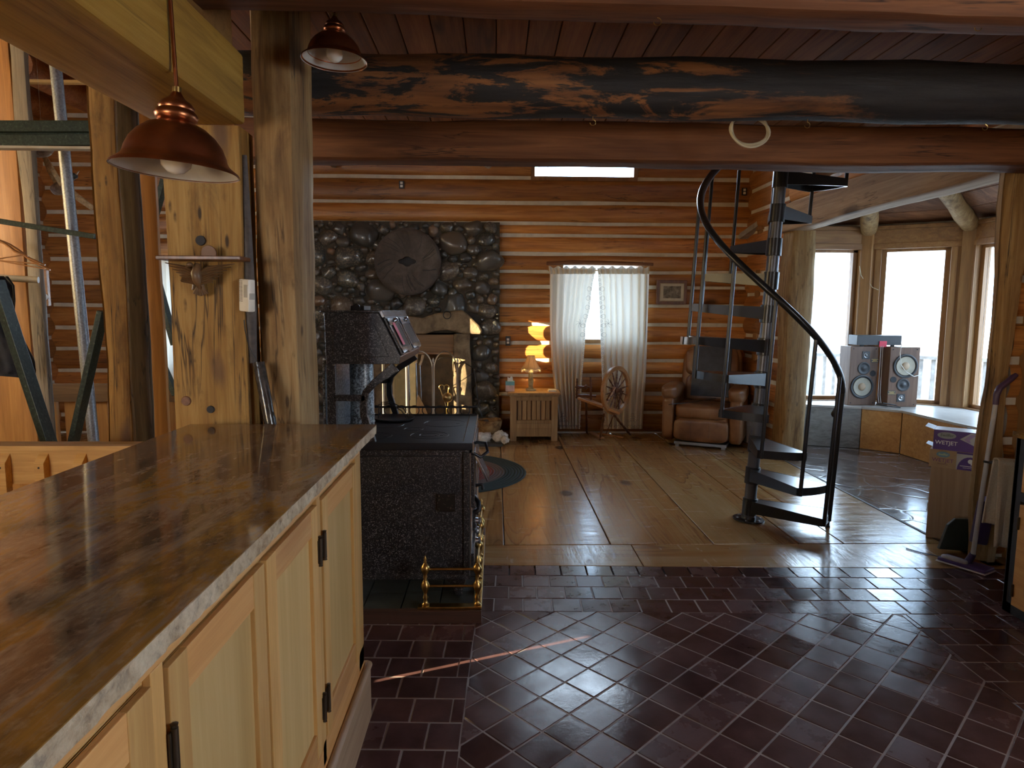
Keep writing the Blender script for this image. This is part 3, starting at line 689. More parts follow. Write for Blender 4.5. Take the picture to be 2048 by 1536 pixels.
tag(hewn('wooden_post', P(54, 566, 5.1).x, P(82, 566, 5.1).x, 5.1, 5.16, 0, 4.9, M['grey_z'], .012, seed=14, ch=.02), 'tall pale grey post beside the coat hangers at the far left', 'post')
tag(hewn('wall_board', P(-90, 600, 5.12).x, P(52, 566, 5.12).x, 5.12, 5.22, 0, 4.9, M['orange_z'], .003, seed=15, ch=.005), 'wide orange board standing left of the pale grey post behind the jacket', 'board')
# ---------------- counter and cabinets ----------------
def chip(x0, x1, y0, y1, z0, z1):
    mb = MB(); n = 90
    def fn(u, v):
        # run round the slab edge: right side then far end
        y = y0+(y1-y0)*u; k = .004*noise.noise(Vector((y*22, v*5, 0)))+.0025*noise.noise(Vector((y*60, v*9, 3)))
        return Vector((x1+k-.0015, y, z0+(z1-z0)*v))
    mb.grid(fn, 300, 4)
    mb.grid(lambda u, v: Vector((x0+(x1-x0)*u, y1+.004*noise.noise(Vector((u*22, v*5, 0))), z0+(z1-z0)*v)), 40, 4)
    mb.box(x0+.004, x1-.004, y0, y1-.004, z0, z1)
    return mb
ct = thing('countertop', 'polished brown and gold granite countertop with a rough pale front edge', 'countertop', (-.75, 1.0, 1.005))
chip(-1.087, -.427, -.85, 2.352, 1.006, 1.0385).build('rough_edge', M['gedge'], ct, smooth=50)
MB().box(-1.089, -.4265, -.85, 2.354, 1.0385, 1.0405, .0008).build('polished_top', M['granite'], ct)
cb = thing('base_cabinet', 'long pine base cabinet with recessed panel doors under the granite counter', 'cabinet', (-.75, 1.0, 0))
XF = -.46
m = MB(); m.tint = .3; m.box(-.98, XF-.012, -.8, 2.20, .0, 1.004); m.build('carcass', M['pine'], cb)
ff = MB()
ff.box(XF-.012, XF, -.8, 2.218, .965, 1.004)
frame = M['pineh']
ff.build('top_rail', frame, cb, bevel=.002)
for a, b in ((2.14, 2.218), (1.668, 1.700), (.845, .878), (-.02, .02)): sp = MB(); sp.tint = random.random(); sp.box(XF-.012, XF, a, b, .22, .965); sp.build('face_stile', M['pine'], cb, bevel=.0015)
sp = MB(); sp.box(XF-.06, XF-.014, 2.20, 2.219, .22, 1.004); sp.build('end_board', M['pine'], cb, bevel=.0015)
bt = MB(); bt.box(XF-.012, XF, -.8, 2.218, .20, .286); bt.build('bottom_rail', frame, cb, bevel=.002)
bs = MB(); bs.box(-.975, XF+.018, -.8, 2.24, 0, .19)
bs.tube([(XF+.012, -.8, .198), (XF+.012, 2.235, .198)], .014, 10); bs.tube([(XF+.012, 2.232, .198), (-.975, 2.232, .198)], .014, 10)
o = bs.build('plinth', wood('plinth_board', (.26, .17, .10), (.36, .25, .16), (.44, .33, .23), 'y', .8, .45, .3, .3, .1), cb, bevel=.003)
def cdoor(y0, y1, hinge, z0=.288, z1=.963, lowgap=.012):
    """shaker door on the cabinet face with a pale recessed panel"""
    x0, x1 = XF-.010, XF+.004; sw = .062
    d = MB(); d.box(x0, XF-.007, y0+.004, y1-.004, z0, z1-lowgap); o = d.build('door', M['pinel'], cb)
    for a, b in ((y0+.004, y0+sw), (y1-sw, y1-.004)): d = MB(); d.tint = random.random(); d.box(x0, x1, a, b, z0, z1-lowgap, .0015); d.build('stile', M['pine'], o)
    for a, b in ((z1-.078, z1-lowgap), (z0, z0+.07)): r = MB(); r.tint = random.random(); r.box(x0, x1-.0008, y0+sw, y1-sw, a, b, .0015); r.build('rail', frame, o)
    p = MB(); p.tint = random.random(); p.box(x0, XF-.005, y0+sw-.003, y1-sw+.003, z0+.06, z1-.07); p.build('panel', M['pinel'], o)
    yh = y0+.004 if hinge < 0 else y1-.004
    for zc in (z1-.135, z0+.11):
        h = MB(); h.tube([(XF+.008, yh, zc-.034), (XF+.008, yh, zc+.034)], .0055, 10); h.lathe([(0, -.042), (.006, -.040), (.0045, -.035)], (XF+.008, yh, zc), 8); h.lathe([(.0045, .035), (.006, .040), (0, .042)], (XF+.008, yh, zc), 8)
        h.box(XF+.003, XF+.0055, yh-.010, yh+.010, zc-.03, zc+.03)
        h.build('hinge', M['bronze'], o, smooth=40)
    return o
cdoor(1.702, 2.138, -1); cdoor(1.277, 1.666, 1); cdoor(.880, 1.273, -1); cdoor(.45, .843, -1); cdoor(.022, .446, -1)

# ---------------- pendant lamps ----------------
def pendant(px, py_rim, Y, Rr, ztop, label, tilt=(0, 0)):
    c = P(px, py_rim, Y)
    t = thing('pendant_lamp', label, 'lamp', c)
    t.rotation_euler = (tilt[0], tilt[1], 0); bpy.context.view_layer.update()
    Mt = t.matrix_basis.copy()
    k = Rr/.165
    def b(): q = MB(); q.M = Mt; return q
    prof = [(.165, 0), (.163, .006), (.150, .016), (.138, .026), (.132, .036), (.128, .052), (.118, .075), (.100, .098), (.076, .118), (.050, .130), (.040, .134)]
    b().lathe([(r*k, h*k) for r, h in prof]+[(r*k-.0015, h*k-.0015) for r, h in prof[::-1][1:-1]]+[(.160*k, .001)], n=48, cap=False).build('shade', M['copper'], t, smooth=60)
    inn = [(.1635, .0005), (.161, .004), (.147, .014), (.135, .024), (.129, .036), (.124, .052), (.114, .074), (.096, .096), (.072, .115), (.03, .125)]
    b().lathe([(r*k, h*k) for r, h in inn], n=48, cap=False).build('enamel_lining', M['whiteen'], t, smooth=60)
    b().lathe([(.040*k, .130*k), (.052*k, .138*k), (.056*k, .150*k), (.050*k, .160*k), (.044*k, .165*k), (.046*k, .172*k), (.038*k, .184*k), (.026*k, .192*k), (.018*k, .200*k), (.010*k, .214*k)], n=32).build('neck', M['copper'], t, smooth=50)
    b().lathe([(.004, .10*k), (.020*k, .095*k), (.034*k, .070*k), (.042*k, .040*k), (.038*k, .014*k), (.022*k, -.002*k), (.003, -.008*k)], n=24).build('bulb', M['bulb'], t, smooth=80)
    I = Mt.inverted(); top = Vector((c.x+(.0), c.y, ztop)); z0 = Mt @ Vector((0, 0, .21*k))
    s = MB(); s.tube([z0, top], .0055*max(k, .7), 10); s.build('stem', M['copper'], t, smooth=60)
    s = MB(); s.M = Mt; s.tube([(0, 0, .205*k), (0, 0, .225*k)], .012*k, 10); s.build('collar', M['brass'], t, smooth=60)
    return t
pendant(352, 343, 1.9, .164, CZ, 'nearer copper dome pendant lamp hanging over the granite counter', (math.radians(0), math.radians(3.5)))
pendant(669, 122, 2.40, .113, CZ, 'farther small copper pendant lamp with white lining, in front of the charred beam', (math.radians(0), math.radians(1.5)))

# ---------------- on the posts ----------------
es = thing('eagle_shelf', 'narrow wooden wall shelf held by a carved spread-winged eagle', 'shelf', P(405, 518, 2.438))
a, b_ = P(317, 514, 2.37), P(486, 517, 2.37)
MB().box(a.x, b_.x, 2.345, 2.442, a.z-.010, a.z+.004, .003).build('shelf_board', M['walnut'], es)
e = MB(); sc = 1/560.0
def ep(x, y, d=.0): q = P(x, y, 2.430); return Vector((q.x, 2.430-d, q.z))
e.tube([ep(400, 530, .02), ep(402, 548, .035), ep(404, 562, .032), ep(406, 575, .02)], [.012, .020, .019, .010], 12)
e.blob(ep(391, 531, .045), (.011, .012, .009), 3, .1, 2); e.tube([ep(391, 532, .05), ep(385, 536, .058)], [.006, .002], 6)
for sgn, tip in ((-1, (336, 524)), (1, (478, 526))):
    root = ep(403, 548, .03)
    for k in range(7):
        t = k/6; mid = ep(403+sgn*(22+8*t), 556-20*(1-t)+6*t, .03); end = ep(403+sgn*(69-44*t), tip[1]+2+38*t, .012)
        e.tube([root+Vector((0, 0, -.006*k)), mid, end], [.011, .010, .003], 6, sq=.6)
for k in range(9):
    t = (k-4)/4; e.tube([ep(405, 568, .025), ep(405+14*t, 592-5*abs(t), .012)], [.003, .0045], 6)
for dx in (-8, 8): e.tube([ep(404+dx, 570, .03), ep(404+dx*1.4, 580, .028)], [.006, .004], 6)
e.build('carved_eagle', plain('carved_wood', (.12, .065, .028), .45, var=.3, nsc=40), es, smooth=50)
tag(MB().lathe([(0, -.004), (.026, -.003), (.027, 0), (.026, .004), (0, .005)], P(418, 506, 2.405), 24, (0, 1, .1)).build('wooden_disc', plain('red_brown_disc', (.14, .055, .02), .5), smooth=40), 'small round reddish wooden disc leaning on the post above the eagle shelf', 'disc')
th = thing('thermostat_box', 'white slotted plastic thermostat box mounted on the side of the golden slab post', 'thermostat', P(496, 590, 2.415))
c = P(497, 592, 2.430); b = MB(); b.M = Matrix.Translation(c) @ Matrix.Rotation(math.radians(-38), 4, 'Z') @ Matrix.Rotation(math.radians(3), 4, 'Y')
b.box(-.031, .031, -.02, .008, -.056, .060, .006); b.build('housing', M['white'], th, smooth=40)
s = MB(); s.M = b.M
for i in range(16):
    for j in (0, 1): s.box(-.026+j*.012, -.018+j*.012, -.0206, -.0196, -.020+i*.0048, -.0182+i*.0048)
s.build('vent_slots', M['dwood'], th)
s = MB(); s.M = b.M; s.box(.004, .026, -.0215, -.0198, -.005, .04, .001); s.box(.028, .0335, -.016, .004, -.012, .010, .001); s.build('display', plain('thermostat_display', (.35, .34, .30), .3), th)
tag(MB().tube([P(488, 640, 2.430), P(490, 660, 2.426), P(497, 690, 2.425), P(510, 715, 2.425), P(520, 735, 2.425)], .0022, 6).build('thermostat_wire', M['blacksat'], smooth=60), 'thin dark wire hanging from the white thermostat box into the post gap', 'wire')
tag(MB().tube([P(518, 725, 2.455), P(524, 760, 2.445), P(532, 800, 2.430), P(541, 852, 2.42)], [.021, .022, .022, .021], 14).build('rolled_tube', plain('glossy_dark_foil', (.06, .055, .05), .16, .3, var=.5, nsc=30, bump=.4), smooth=60), 'glossy dark rolled tube standing in the gap between the two posts', 'tube')
tag(MB().tube([P(552, 850, 2.415), P(551, 836, 2.415), P(545, 824, 2.415), P(538, 818, 2.42)], .0025, 6).build('cord', M['blacksat'], smooth=60), 'thin dark cord looping out beside the rolled tube on the counter', 'cord')
for k, (x, y, lab) in enumerate(((401, 481, 'dark round peg hole high on the slab post above the eagle shelf'), (421, 819, 'dark round peg hole low on the slab post near the counter'))):
    p = P(x, y, 2.44); o = MB().lathe([(0, -.003), (.017 if k == 0 else .013, -.003), (.018 if k == 0 else .014, .004)], p, 20, (0, 1, 0)).build('peg_hole', M['rubber'], POSTC); o['label'] = lab
p = P(372, 802, 2.44); MB().lathe([(0, -.003), (.016, -.003), (.019, .004)], p, 20, (0, 1, 0)).build('knot', plain('red_brown_knot', (.16, .07, .035), .6, var=.4, nsc=60), POSTC)

# ---------------- kitchen range ----------------
pl = thing('stove_platform', 'low raised hearth platform with slate tiles and dark wooden edge under the range', 'platform', (-.6, 3.5, 0))
pd = MB(); pd.box(-1.15, -.062, 2.935, 2.965, 0, .062); pd.box(-.092, -.062, 2.965, 4.12, 0, .062); pd.box(-1.15, -.092, 4.09, 4.12, 0, .062)
pd.build('edge_board', wood('platform_edge_wood', (.035, .018, .013), (.065, .032, .022), (.10, .05, .035), 'x', 1, .4, .2, .3, .1), pl, bevel=.002)
sl = MB(); random.seed(4)
for i in range(6):
    for j in range(6):
        sl.tint = random.random(); sl.box(-1.15+i*.178, -1.15+i*.178+.172, 2.967+j*.187, 2.967+j*.187+.181, .0, .060, .002)
sl.build('slate_tiles', plain('green_slate', (.035, .040, .034), .45, var=.4, nsc=7, bump=.3), pl)
sv = thing('cook_stove', 'antique speckled dark enamel wood cook range with black iron top and warming oven', 'stove', (-.46, 3.48, .06))
SX0, SX1, SY0, SY1 = -.85, -.122, 3.09, 3.88
b = MB(); b.box(SX0, SX1, SY0, SY1, .165, .79, .006)
b.box(SX0+.04, SX1-.045, SY0-.022, SY0, .585, .762, .014)     # raised upper panel
b.box(SX1-.030, SX1-.002, SY0-.008, SY0, .17, .78, .003)
b.box(SX0, SX1+.002, SY0-.006, SY0+.02, .150, .175, .004)
b.build('oven_body', M['enamel'], sv, smooth=30)
for xc in (-.74, -.235):
    q = MB(); q.box(xc-.045, xc+.045, SY0-.007, SY0, .49, .577, .002)
    for dx in (-.035, .035):
        for dz in (.50, .567): q.lathe([(0, -.004), (.005, -.003), (.005, 0)], (xc+dx, SY0-.007, dz), 8, (0, 1, 0))
    q.build('side_bracket', enamel('worn_enamel', (.012, .011, .010), (.15, .11, .08), .60, 60), sv)
lg = lambda xc, yc: MB().prism([(xc-.06, .165), (xc+.06, .165), (xc+.045, .12), (xc+.03, .062), (xc-.0, .062), (xc-.02, .115), (xc-.05, .145)], yc-.02, yc+.02)
for xc in (SX0+.07, SX1-.07):
    for yc in (SY0+.03, SY1-.03): lg(xc, yc).build('leg', M['enamel'], sv, bevel=.003)
tp = MB(); tp.box(SX0+.02, -.107, 3.075, 3.90, .790, .826, .006); tp.build('cook_top', M['iron'], sv, smooth=30)
rg_ = MB()
for (x, y, r) in ((-.33, 3.27, .095), (-.33, 3.27, .05), (-.60, 3.25, .085), (-.60, 3.58, .10), (-.28, 3.62, .115), (-.43, 3.44, .05)):
    rg_.lathe([(r-.0018, .8262), (r-.0009, .8275), (r+.0009, .8275), (r+.0018, .8262)], (x, y, 0), 40, cap=False)
    rg_.box(x+r*.55, x+r*.72, y-.006, y+.006, .826, .8275)
rg_.build('stove_lids', plain('lid_edge', (.05, .05, .055), .35, .5), sv, smooth=60)
tr = MB(); tr.box(-.1075, -.102, 3.075, 3.90, .775, .832, .002); tr.box(-.155, -.150, 3.10, 3.88, .826, .829); tr.box(SX1+.001, SX1+.006, SY0, SY1, .20, .775); tr.build('nickel_trim', M['nickel'], sv)
gl = MB()
for k in range(9):
    xc = -.78+k*.075; gl.lathe([(.026, -.004), (.031, 0), (.026, .004)], (xc, 3.885, .858), 20, (0, 1, 0), cap=False)
gl.tube([(-.83, 3.885, .878), (-.11, 3.885, .878)], .006, 8); gl.tube([(-.83, 3.885, .832), (-.11, 3.885, .832)], .005, 8)
gl.build('scroll_gallery', M['iron'], sv, smooth=50)
# fittings on the front face (toward +x)
fd = MB(); fd.box(SX1, SX1+.022, 3.11, 3.33, .50, .76, .004); fd.box(SX1, SX1+.022, 3.36, 3.86, .30, .76, .004); fd.box(SX1, SX1+.02, 3.11, 3.86, .20, .27, .003); fd.build('oven_doors', M['enamel'], sv)
nk = MB(); nk.M = Matrix.Translation((SX1+.012, 0, .765)) @ Matrix.Rotation(math.radians(-26), 4, 'Y'); nk.box(.0, .012, 3.13, 3.31, -.16, 0, .003); nk.M = None
nk.lathe([(.0, .0), (.017, .006), (.014, .02), (.02, .028), (0, .036)], (SX1+.02, 3.16, .42), 12, (1, 0, 0)); nk.lathe([(.0, .0), (.017, .006), (.014, .02), (.02, .028), (0, .036)], (SX1+.02, 3.16, .32), 12, (1, 0, 0))
for zc in (.44, .34): nk.lathe([(.012, 0), (.022, .012), (.018, .02), (0, .024)], (SX1+.02, 3.25, zc), 12, (1, 0, 0))
nk.box(SX1+.02, SX1+.026, 3.38, 3.84, .42, .66, .002)
nk.build('nickel_plates', M['nickel'], sv, smooth=40)
hd = MB(); hd.tube([(SX1+.01, 3.13, .77), (SX1+.05, 3.13, .745), (SX1+.085, 3.16, .765), (SX1+.075, 3.20, .80), (SX1+.03, 3.22, .80), (SX1+.005, 3.22, .79)], .008, 8); hd.tube([(SX1+.02, 3.3, .56), (SX1+.055, 3.3, .565), (SX1+.06, 3.3, .54)], .009, 8); hd.tube([(SX1+.02, 3.12, .47), (SX1+.045, 3.12, .49), (SX1+.04, 3.14, .52), (SX1+.02, 3.2, .53)], .012, 8)
hd.build('door_handles', M['black'], sv, smooth=60)
# warming oven
WX0, WXT, WXB, WZ0, WZ1 = -.792, -.545, -.452, 1.196, 1.436
w = MB(); w.prism([(WX0, WZ0), (WXB, WZ0), (WXB+.006, WZ0+.035), (WXT, WZ1), (WX0-.004, WZ1)], 3.10, 3.90)
w.prism([(WX0-.02, WZ1), (WXT+.004, WZ1), (WXT+.004, WZ1+.010), (WX0-.02, WZ1+.010)], 3.09, 3.91)
w.prism([(WX0+.035, WZ0+.035), (WXB-.045, WZ0+.035), (WXT-.030, WZ1-.035), (WX0+.035, WZ1-.035)], 3.094, 3.10)
o = w.build('warming_oven', M['enamel'], sv, bevel=.004)
dx, dz = WXT-WXB-.006, WZ1-WZ0-.035; ln = math.hypot(dx, dz)
Md = Matrix.Translation((WXB+.008, 0, WZ0+.037)) @ Matrix.Rotation(math.atan2(dx, dz), 4, 'Y')
for y0 in (3.125, 3.515):
    f = MB(); f.M = Md; f.box(.0, .012, y0, y0+.36, .004, ln-.03, .003); q = f.build('oven_door', M['enamel'], o)
    f = MB(); f.M = Md
    for (a, c, e_, g_) in ((y0+.01, y0+.028, .01, ln-.04), (y0+.332, y0+.35, .01, ln-.04), (y0+.01, y0+.35, .01, .035), (y0+.01, y0+.35, ln-.075, ln-.04)): f.box(.011, .017, a, c, e_, g_, .001)
    f.lathe([(0, 0), (.014, .003), (.008, .014), (.012, .02), (0, .024)], (0.017, y0+.18, ln-.055), 12, (1, 0, 0)); f.box(.016, .024, y0+.15, y0+.21, .0, .012)
    f.build('nickel_frame', M['nickel'], q, smooth=40)
f = MB(); f.M = Md; f.box(.0, .014, 3.11, 3.90, ln-.03, ln+.004, .002); f.build('nickel_cap', M['nickel'], o)
f = MB(); f.M = Md; f.box(.018, .0190, 3.215, 3.285, .045, .165); nt = f.build('pink_note', plain('pink_paper', (.72, .12, .20), .6)); tag(nt, 'pink paper slip stuck to the nearer warming oven door', 'note')
st_ = MB()
def ribbon(mb, pts, w, y0, y1):
    n = len(pts); L = []; R_ = []
    for i, p in enumerate(pts):
        a = Vector(pts[max(i-1, 0)]); c = Vector(pts[min(i+1, n-1)]); d = (c-a).normalized(); nn = Vector((-d.y, d.x)); ww = w[i] if hasattr(w, '__len__') else w
        L.append(Vector(p)+nn*ww/2); R_.append(Vector(p)-nn*ww/2)
    poly = L+R_[::-1]
    vs = [(p.x, y, p.y) for y in (y0, y1) for p in poly]; m = len(poly)
    fs = [(i, i+m, (i+1) % m+m, (i+1) % m) for i in range(m)]
    for i in range(n-1): fs += [(i, i+1, m-2-i, m-1-i), (m+i, 2*m-1-i, 2*m-2-i, m+i+1)]
    mb.add(vs, fs)
cl = [(790, 734), (772, 748), (748, 766), (731, 785), (726, 806), (727, 832), (737, 862), (746, 888)]
pts = [(P(x, y, 3.1).x, P(x, y, 3.1).z) for x, y in cl]
for yy, nm in ((3.10, 'near'), (3.865, 'far')):
    q = MB(); ribbon(q, pts, [.05, .042, .034, .032, .032, .034, .036, .03], yy, yy+.028)
    q.box(WX0, WX0+.042, yy, yy+.028, .826, WZ0); ribbon(q, [(WX0+.03, 1.035), (pts[4][0]+.01, 1.035)], .03, yy, yy+.026)
    q.build('shelf_bracket', M['enamel'] if nm == 'near' else M['black'], sv, bevel=.003)
MB().box(-.815, -.805, 3.12, 3.88, .82, 1.21).build('splash_back', M['enamelg'], sv)
MB().lathe([(.062, .82), (.062, .86), (.066, .865), (.062, .87), (.062, .90), (.066, .905), (.062, .91), (.062, 1.2)], (-.70, 3.46, 0), 28).build('stove_pipe', M['enamelg'], sv, smooth=50)
tag(MB().box(-.735, -.665, 3.38, 3.56, 1.4465, 1.470, .003).lathe([(.02, -.05), (.02, -.035)], (-.70, 3.4, 1.46), 12, (0, 1, 0)).build('metal_tin', M['black']), 'flat dark metal tin lying on top of the warming oven', 'tin')
tv = thing('trivet', 'round iron trivet with wire loops on the range top', 'trivet', (-.56, 3.66, .828))
MB().lathe([(0, .829), (.10, .829), (.115, .836), (.118, .842), (.112, .842), (.10, .834), (0, .833)], (-.575, 3.74, 0), 32).build('tray', plain('tray_metal', (.12, .13, .14), .3, .7), tv, smooth=50)
q = MB()
for yy in (3.70, 3.78): q.tube([(-.66, yy, .84), (-.655, yy, .92), (-.60, yy, .925), (-.53, yy, .885), (-.50, yy, .84)], .003, 6)
q.build('wire_rack', M['black'], tv, smooth=60)
# brass fender
fn_ = thing('brass_fender', 'turned brass fender rail standing on the platform round the range', 'fender', (-.2, 2.97, .06))
postp = [(.0, 0), (.020, 0), (.022, .008), (.012, .016), (.010, .03), (.016, .04), (.009, .055), (.012, .065), (.018, .078), (.024, .092), (.024, .104), (.016, .116), (.009, .128), (.012, .140), (.010, .150), (.020, .165), (.026, .178), (.024, .190), (.014, .200), (.008, .207), (.010, .213), (.006, .219), (.009, .226), (.004, .236), (0, .244)]
fx0, fx1, fy = -.325, -.082, 2.972
pp = [(fx0, fy), (fx1, fy)]+[(fx1, fy+.31*k) for k in (1, 2, 3)]
for x, y in pp: MB().lathe([(r*.85, h+.072) for r, h in postp], (x, y, 0), 16).build('post', M['brass'], fn_, smooth=50)
for zz in (.167, .249):
    MB().tube([(fx0, fy, zz), (fx1, fy, zz)], .0065, 8).build('side_rail', M['brass'], fn_, smooth=60); MB().tube([(fx1, fy, zz), (fx1, fy+.93, zz)], .0065, 8).build('front_rail', M['brass'], fn_, smooth=60)
MB().box(fx0-.035, fx1+.02, fy-.025, fy+.02, .0625, .074, .002).box(fx1-.02, fx1+.02, fy+.02, fy+.97, .0625, .074, .002).build('base_strip', M['brass'], fn_)

# ---------------- fireplace ----------------
fp = thing('fireplace', 'tall fireplace faced with dark rounded river stones against the log wall', 'fireplace', (-1.0, 7.65, 0))
FX0, FX1, FZ, FY = -2.14, .045, 2.44, 7.62
OX0, OX1, OZ = -1.22, -.47, 1.17
b = MB(); b.box(FX0, OX0, FY, YB-.03, 0, FZ); b.box(OX1, FX1, FY, YB-.03, 0, FZ); b.box(OX0, OX1, FY, YB-.03, OZ, FZ); b.build('mortar_bed', M['mortar'], fp)
fbx = MB(); fbx.box(OX0-.02, OX0, FY, 8.2, 0, OZ+.02); fbx.box(OX1, OX1+.02, FY, 8.2, 0, OZ+.02); fbx.box(OX0, OX1, 8.18, 8.2, 0, OZ); fbx.box(OX0, OX1, FY, 8.2, OZ, OZ+.02); fbx.box(OX0, OX1, FY, 8.2, -.01, .02)
fbx.build('firebox', plain('sooty_firebrick', (.10, .05, .025), .8, var=.5, nsc=10), fp)
MC = Vector((P(816, 524, 7.5).x, 7.5, P(816, 524, 7.5).z)); MR = .37
sites = []; random.seed(5)
def blocked(x, z, r):
    if math.hypot(x-MC.x, z-MC.z) < MR*.93+r*.5: return True
    if OX0-.02-r < x < OX1+.20+r*.9 and z < OZ+r*.4: return True
    if -1.05-r < x < -.15+r*.8 and OZ-.03 < z < 1.40+r*.6 and x < -.2+r: return True
    return False
for r, tries in ((.135, 40), (.11, 90), (.09, 250), (.07, 800), (.052, 2500), (.038, 5000), (.026, 6000)):
    for _ in range(tries):
        asp = random.choice((1, 1.15, 1.35, 1.7)); rr = r*random.uniform(.85, 1.1)
        x = random.uniform(FX0+rr, FX1-rr*.9); z = random.uniform(rr*.6, FZ-rr*.75)
        if blocked(x, z, rr): continue
        if all(((x-q[0])/(1.12))**2+((z-q[1])*1.12)**2 > ((rr+q[2])*.93)**2 for q in sites):
            sites.append((x, z, rr, asp))
sb = MB()
for i, (x, z, r, asp) in enumerate(sites):
    random.seed(i); sb.tint = random.random()
    tall = random.random() < .2; ax_, az = (r*1.2, r*.94) if not tall else (r*.94, r*1.12)
    sb.blob((x, FY+.012, z), (ax_, min(.035+.33*r, .085), az), i, .26, 3 if r > .05 else 2, .86, 1.3, random.uniform(-.5, .5))
sb.build('stone_facing', M['stone'], fp, smooth=80)
poly = [(820, 632), (845, 636), (870, 627), (905, 622), (925, 620), (944, 636), (958, 650), (965, 662), (963, 669), (930, 668), (895, 660), (870, 662), (850, 668), (805, 668), (760, 664), (740, 640), (770, 634)]
mb = MB(); pts = [P(x, y, 7.5) for x, y in poly]; mb.prism([(p.x, p.z) for p in pts], 7.47, 7.68); mb.build('mantel_stone', M['mantel'], fp, bevel=.02)
j = hewn('jamb_stone', -.475, -.285, 7.50, 7.68, 0, OZ+.01, M['mantel'], .022, seed=31, ch=.02); j.parent = fp; j.location = -fp.location
j = hewn('jamb_stone', -1.40, -1.21, 7.50, 7.68, 0, OZ+.01, M['mantel'], .022, seed=35, ch=.02); j.parent = fp; j.location = -fp.location
MB().box(OX0, OX1, 7.60, 7.66, .965, OZ, .003).build('lintel_board', M['brown_x'], fp)
MB().box(OX0, OX1, 7.585, 7.66, .945, .965, .002).build('lintel_trim', plain('copper_strip', (.35, .19, .10), .4, .3), fp)
hs = MB(); hs.box(-2.1, .08, 6.95, 7.56, .0, .035, .004); hs.build('hearth_slab', plain('slate_hearth', (.035, .038, .040), .35, var=.3), fp)
mi = thing('millstone', 'round grey-brown millstone set in the river stone chimney', 'millstone', MC)
ml = MB(); n = 72; prof = [(.085, -.075), (.30, -.075), (.345, -.070), (MR, -.045), (MR, .09)]
def hole(a): return .055+.045*max(0, math.cos(2*a))**3
rs = []
for r0, h in [(None, -.02)]+[(None, -.075)]+prof[1:]:
    rs.append([(MC.x+math.cos(2*math.pi*k/n)*((r0 or hole(2*math.pi*k/n))*(1+.02*noise.noise(Vector((k*.4, h*9, 2))))), MC.y+h+.006*noise.noise(Vector((k*.5, (r0 or .1)*9, 0))), MC.z+math.sin(2*math.pi*k/n)*(r0 or hole(2*math.pi*k/n))*(1+.02*noise.noise(Vector((k*.4, 7, 2))))) for k in range(n)])
vs = [p for r in rs for p in r]; fs = [(i*n+k, i*n+(k+1) % n, (i+1)*n+(k+1) % n, (i+1)*n+k) for i in range(len(rs)-1) for k in range(n)]
ml.add(vs, fs); ml.build('stone_disc', M['mill'], mi, smooth=40)
MB().lathe([(0, -.022), (.14, -.022)], MC, 24, (0, 1, 0), cap=False).build('dark_eye', M['rubber'], mi)
mg = MB()
for k in range(26):
    a = random.uniform(0, 6.28); r0 = random.uniform(.13, .2); a2 = a+.25
    mg.tube([(MC.x+math.cos(a+(a2-a)*t)*(r0+(.33-r0)*t), MC.y-.076, MC.z+math.sin(a+(a2-a)*t)*(r0+(.33-r0)*t)) for t in (0, .5, 1)], .0022, 5)
mg.build('dressing_grooves', M['rubber'], mi)
c = P(894, 630, 7.46); tag(MB().tube([c+Vector((.042*math.cos(a), 0, .042*math.sin(a))) for a in [2*math.pi*k/20 for k in range(21)]], .005, 8, cap=False).build('iron_ring', M['black'], smooth=60), 'black iron ring hanging on the mantel stone', 'ring')
# ---------------- round the hearth ----------------
def ringpts(c, r, n=24, u=(1, 0, 0), v=(0, 0, 1), a0=0, a1=2*math.pi):
    u, v, c = Vector(u), Vector(v), Vector(c)
    return [c+u*(r*math.cos(a0+(a1-a0)*k/n))+v*(r*math.sin(a0+(a1-a0)*k/n)) for k in range(n+1)]
ifm = plain('pewter_metal', (.42, .38, .32), .35, .85)
sc_ = thing('fire_screen', 'folding fireplace screen with arched pewter frames and mesh panels', 'fire screen', (-.85, 7.3, .035))
meshm = bpy.data.materials.new('screen_mesh'); meshm.use_nodes = True
t_ = meshm.node_tree; pb = t_.nodes['Principled BSDF']; pb.inputs['Base Color'].default_value = (.20, .16, .10, 1); pb.inputs['Roughness'].default_value = .5; pb.inputs['Metallic'].default_value = .6
pb.inputs['Alpha'].default_value = .28
# panels run between posts at these pixel columns
cols = [(765, 7.22), (813, 7.28), (866, 7.28), (915, 7.22)]
for k in range(3):
    a = P(cols[k][0], 700, cols[k][1]); b_ = P(cols[k+1][0], 700, cols[k+1][1]); a.z = b_.z = 0; d = (b_-a)
    f = MB(); pts = [a+d*.03+Vector((0, 0, .06)), a+d*.03+Vector((0, 0, .80))]+[a+d*(.5-.47*math.cos(math.pi*j/12))+Vector((0, 0, .80+.20*math.sin(math.pi*j/12))) for j in range(1, 12)]+[a+d*.97+Vector((0, 0, .80)), a+d*.97+Vector((0, 0, .06))]
    f.tube(pts, .0075, 6); f.tube([pts[0], pts[-1]], .006, 6); o = f.build('screen_panel', ifm, sc_, smooth=60)
    m = MB(); q = pts; m.add(q, [tuple(range(len(q)))]); m.build('mesh', meshm, o)
for x, y in cols:
    a = P(x, 700, y); MB().lathe([(.012, .037), (.014, .05), (.010, .07), (.010, .86), (.016, .87), (.007, .885), (.012, .90), (.004, .925), (0, .93)], (a.x, a.y, 0), 10).build('screen_post', ifm, sc_, smooth=50)
ad = thing('andiron', 'tall brass ball-topped andiron with ram-horn scrolls by the right jamb stone', 'andiron', (-.62, 7.42, .035))
a = P(895, 795, 7.42); q = MB()
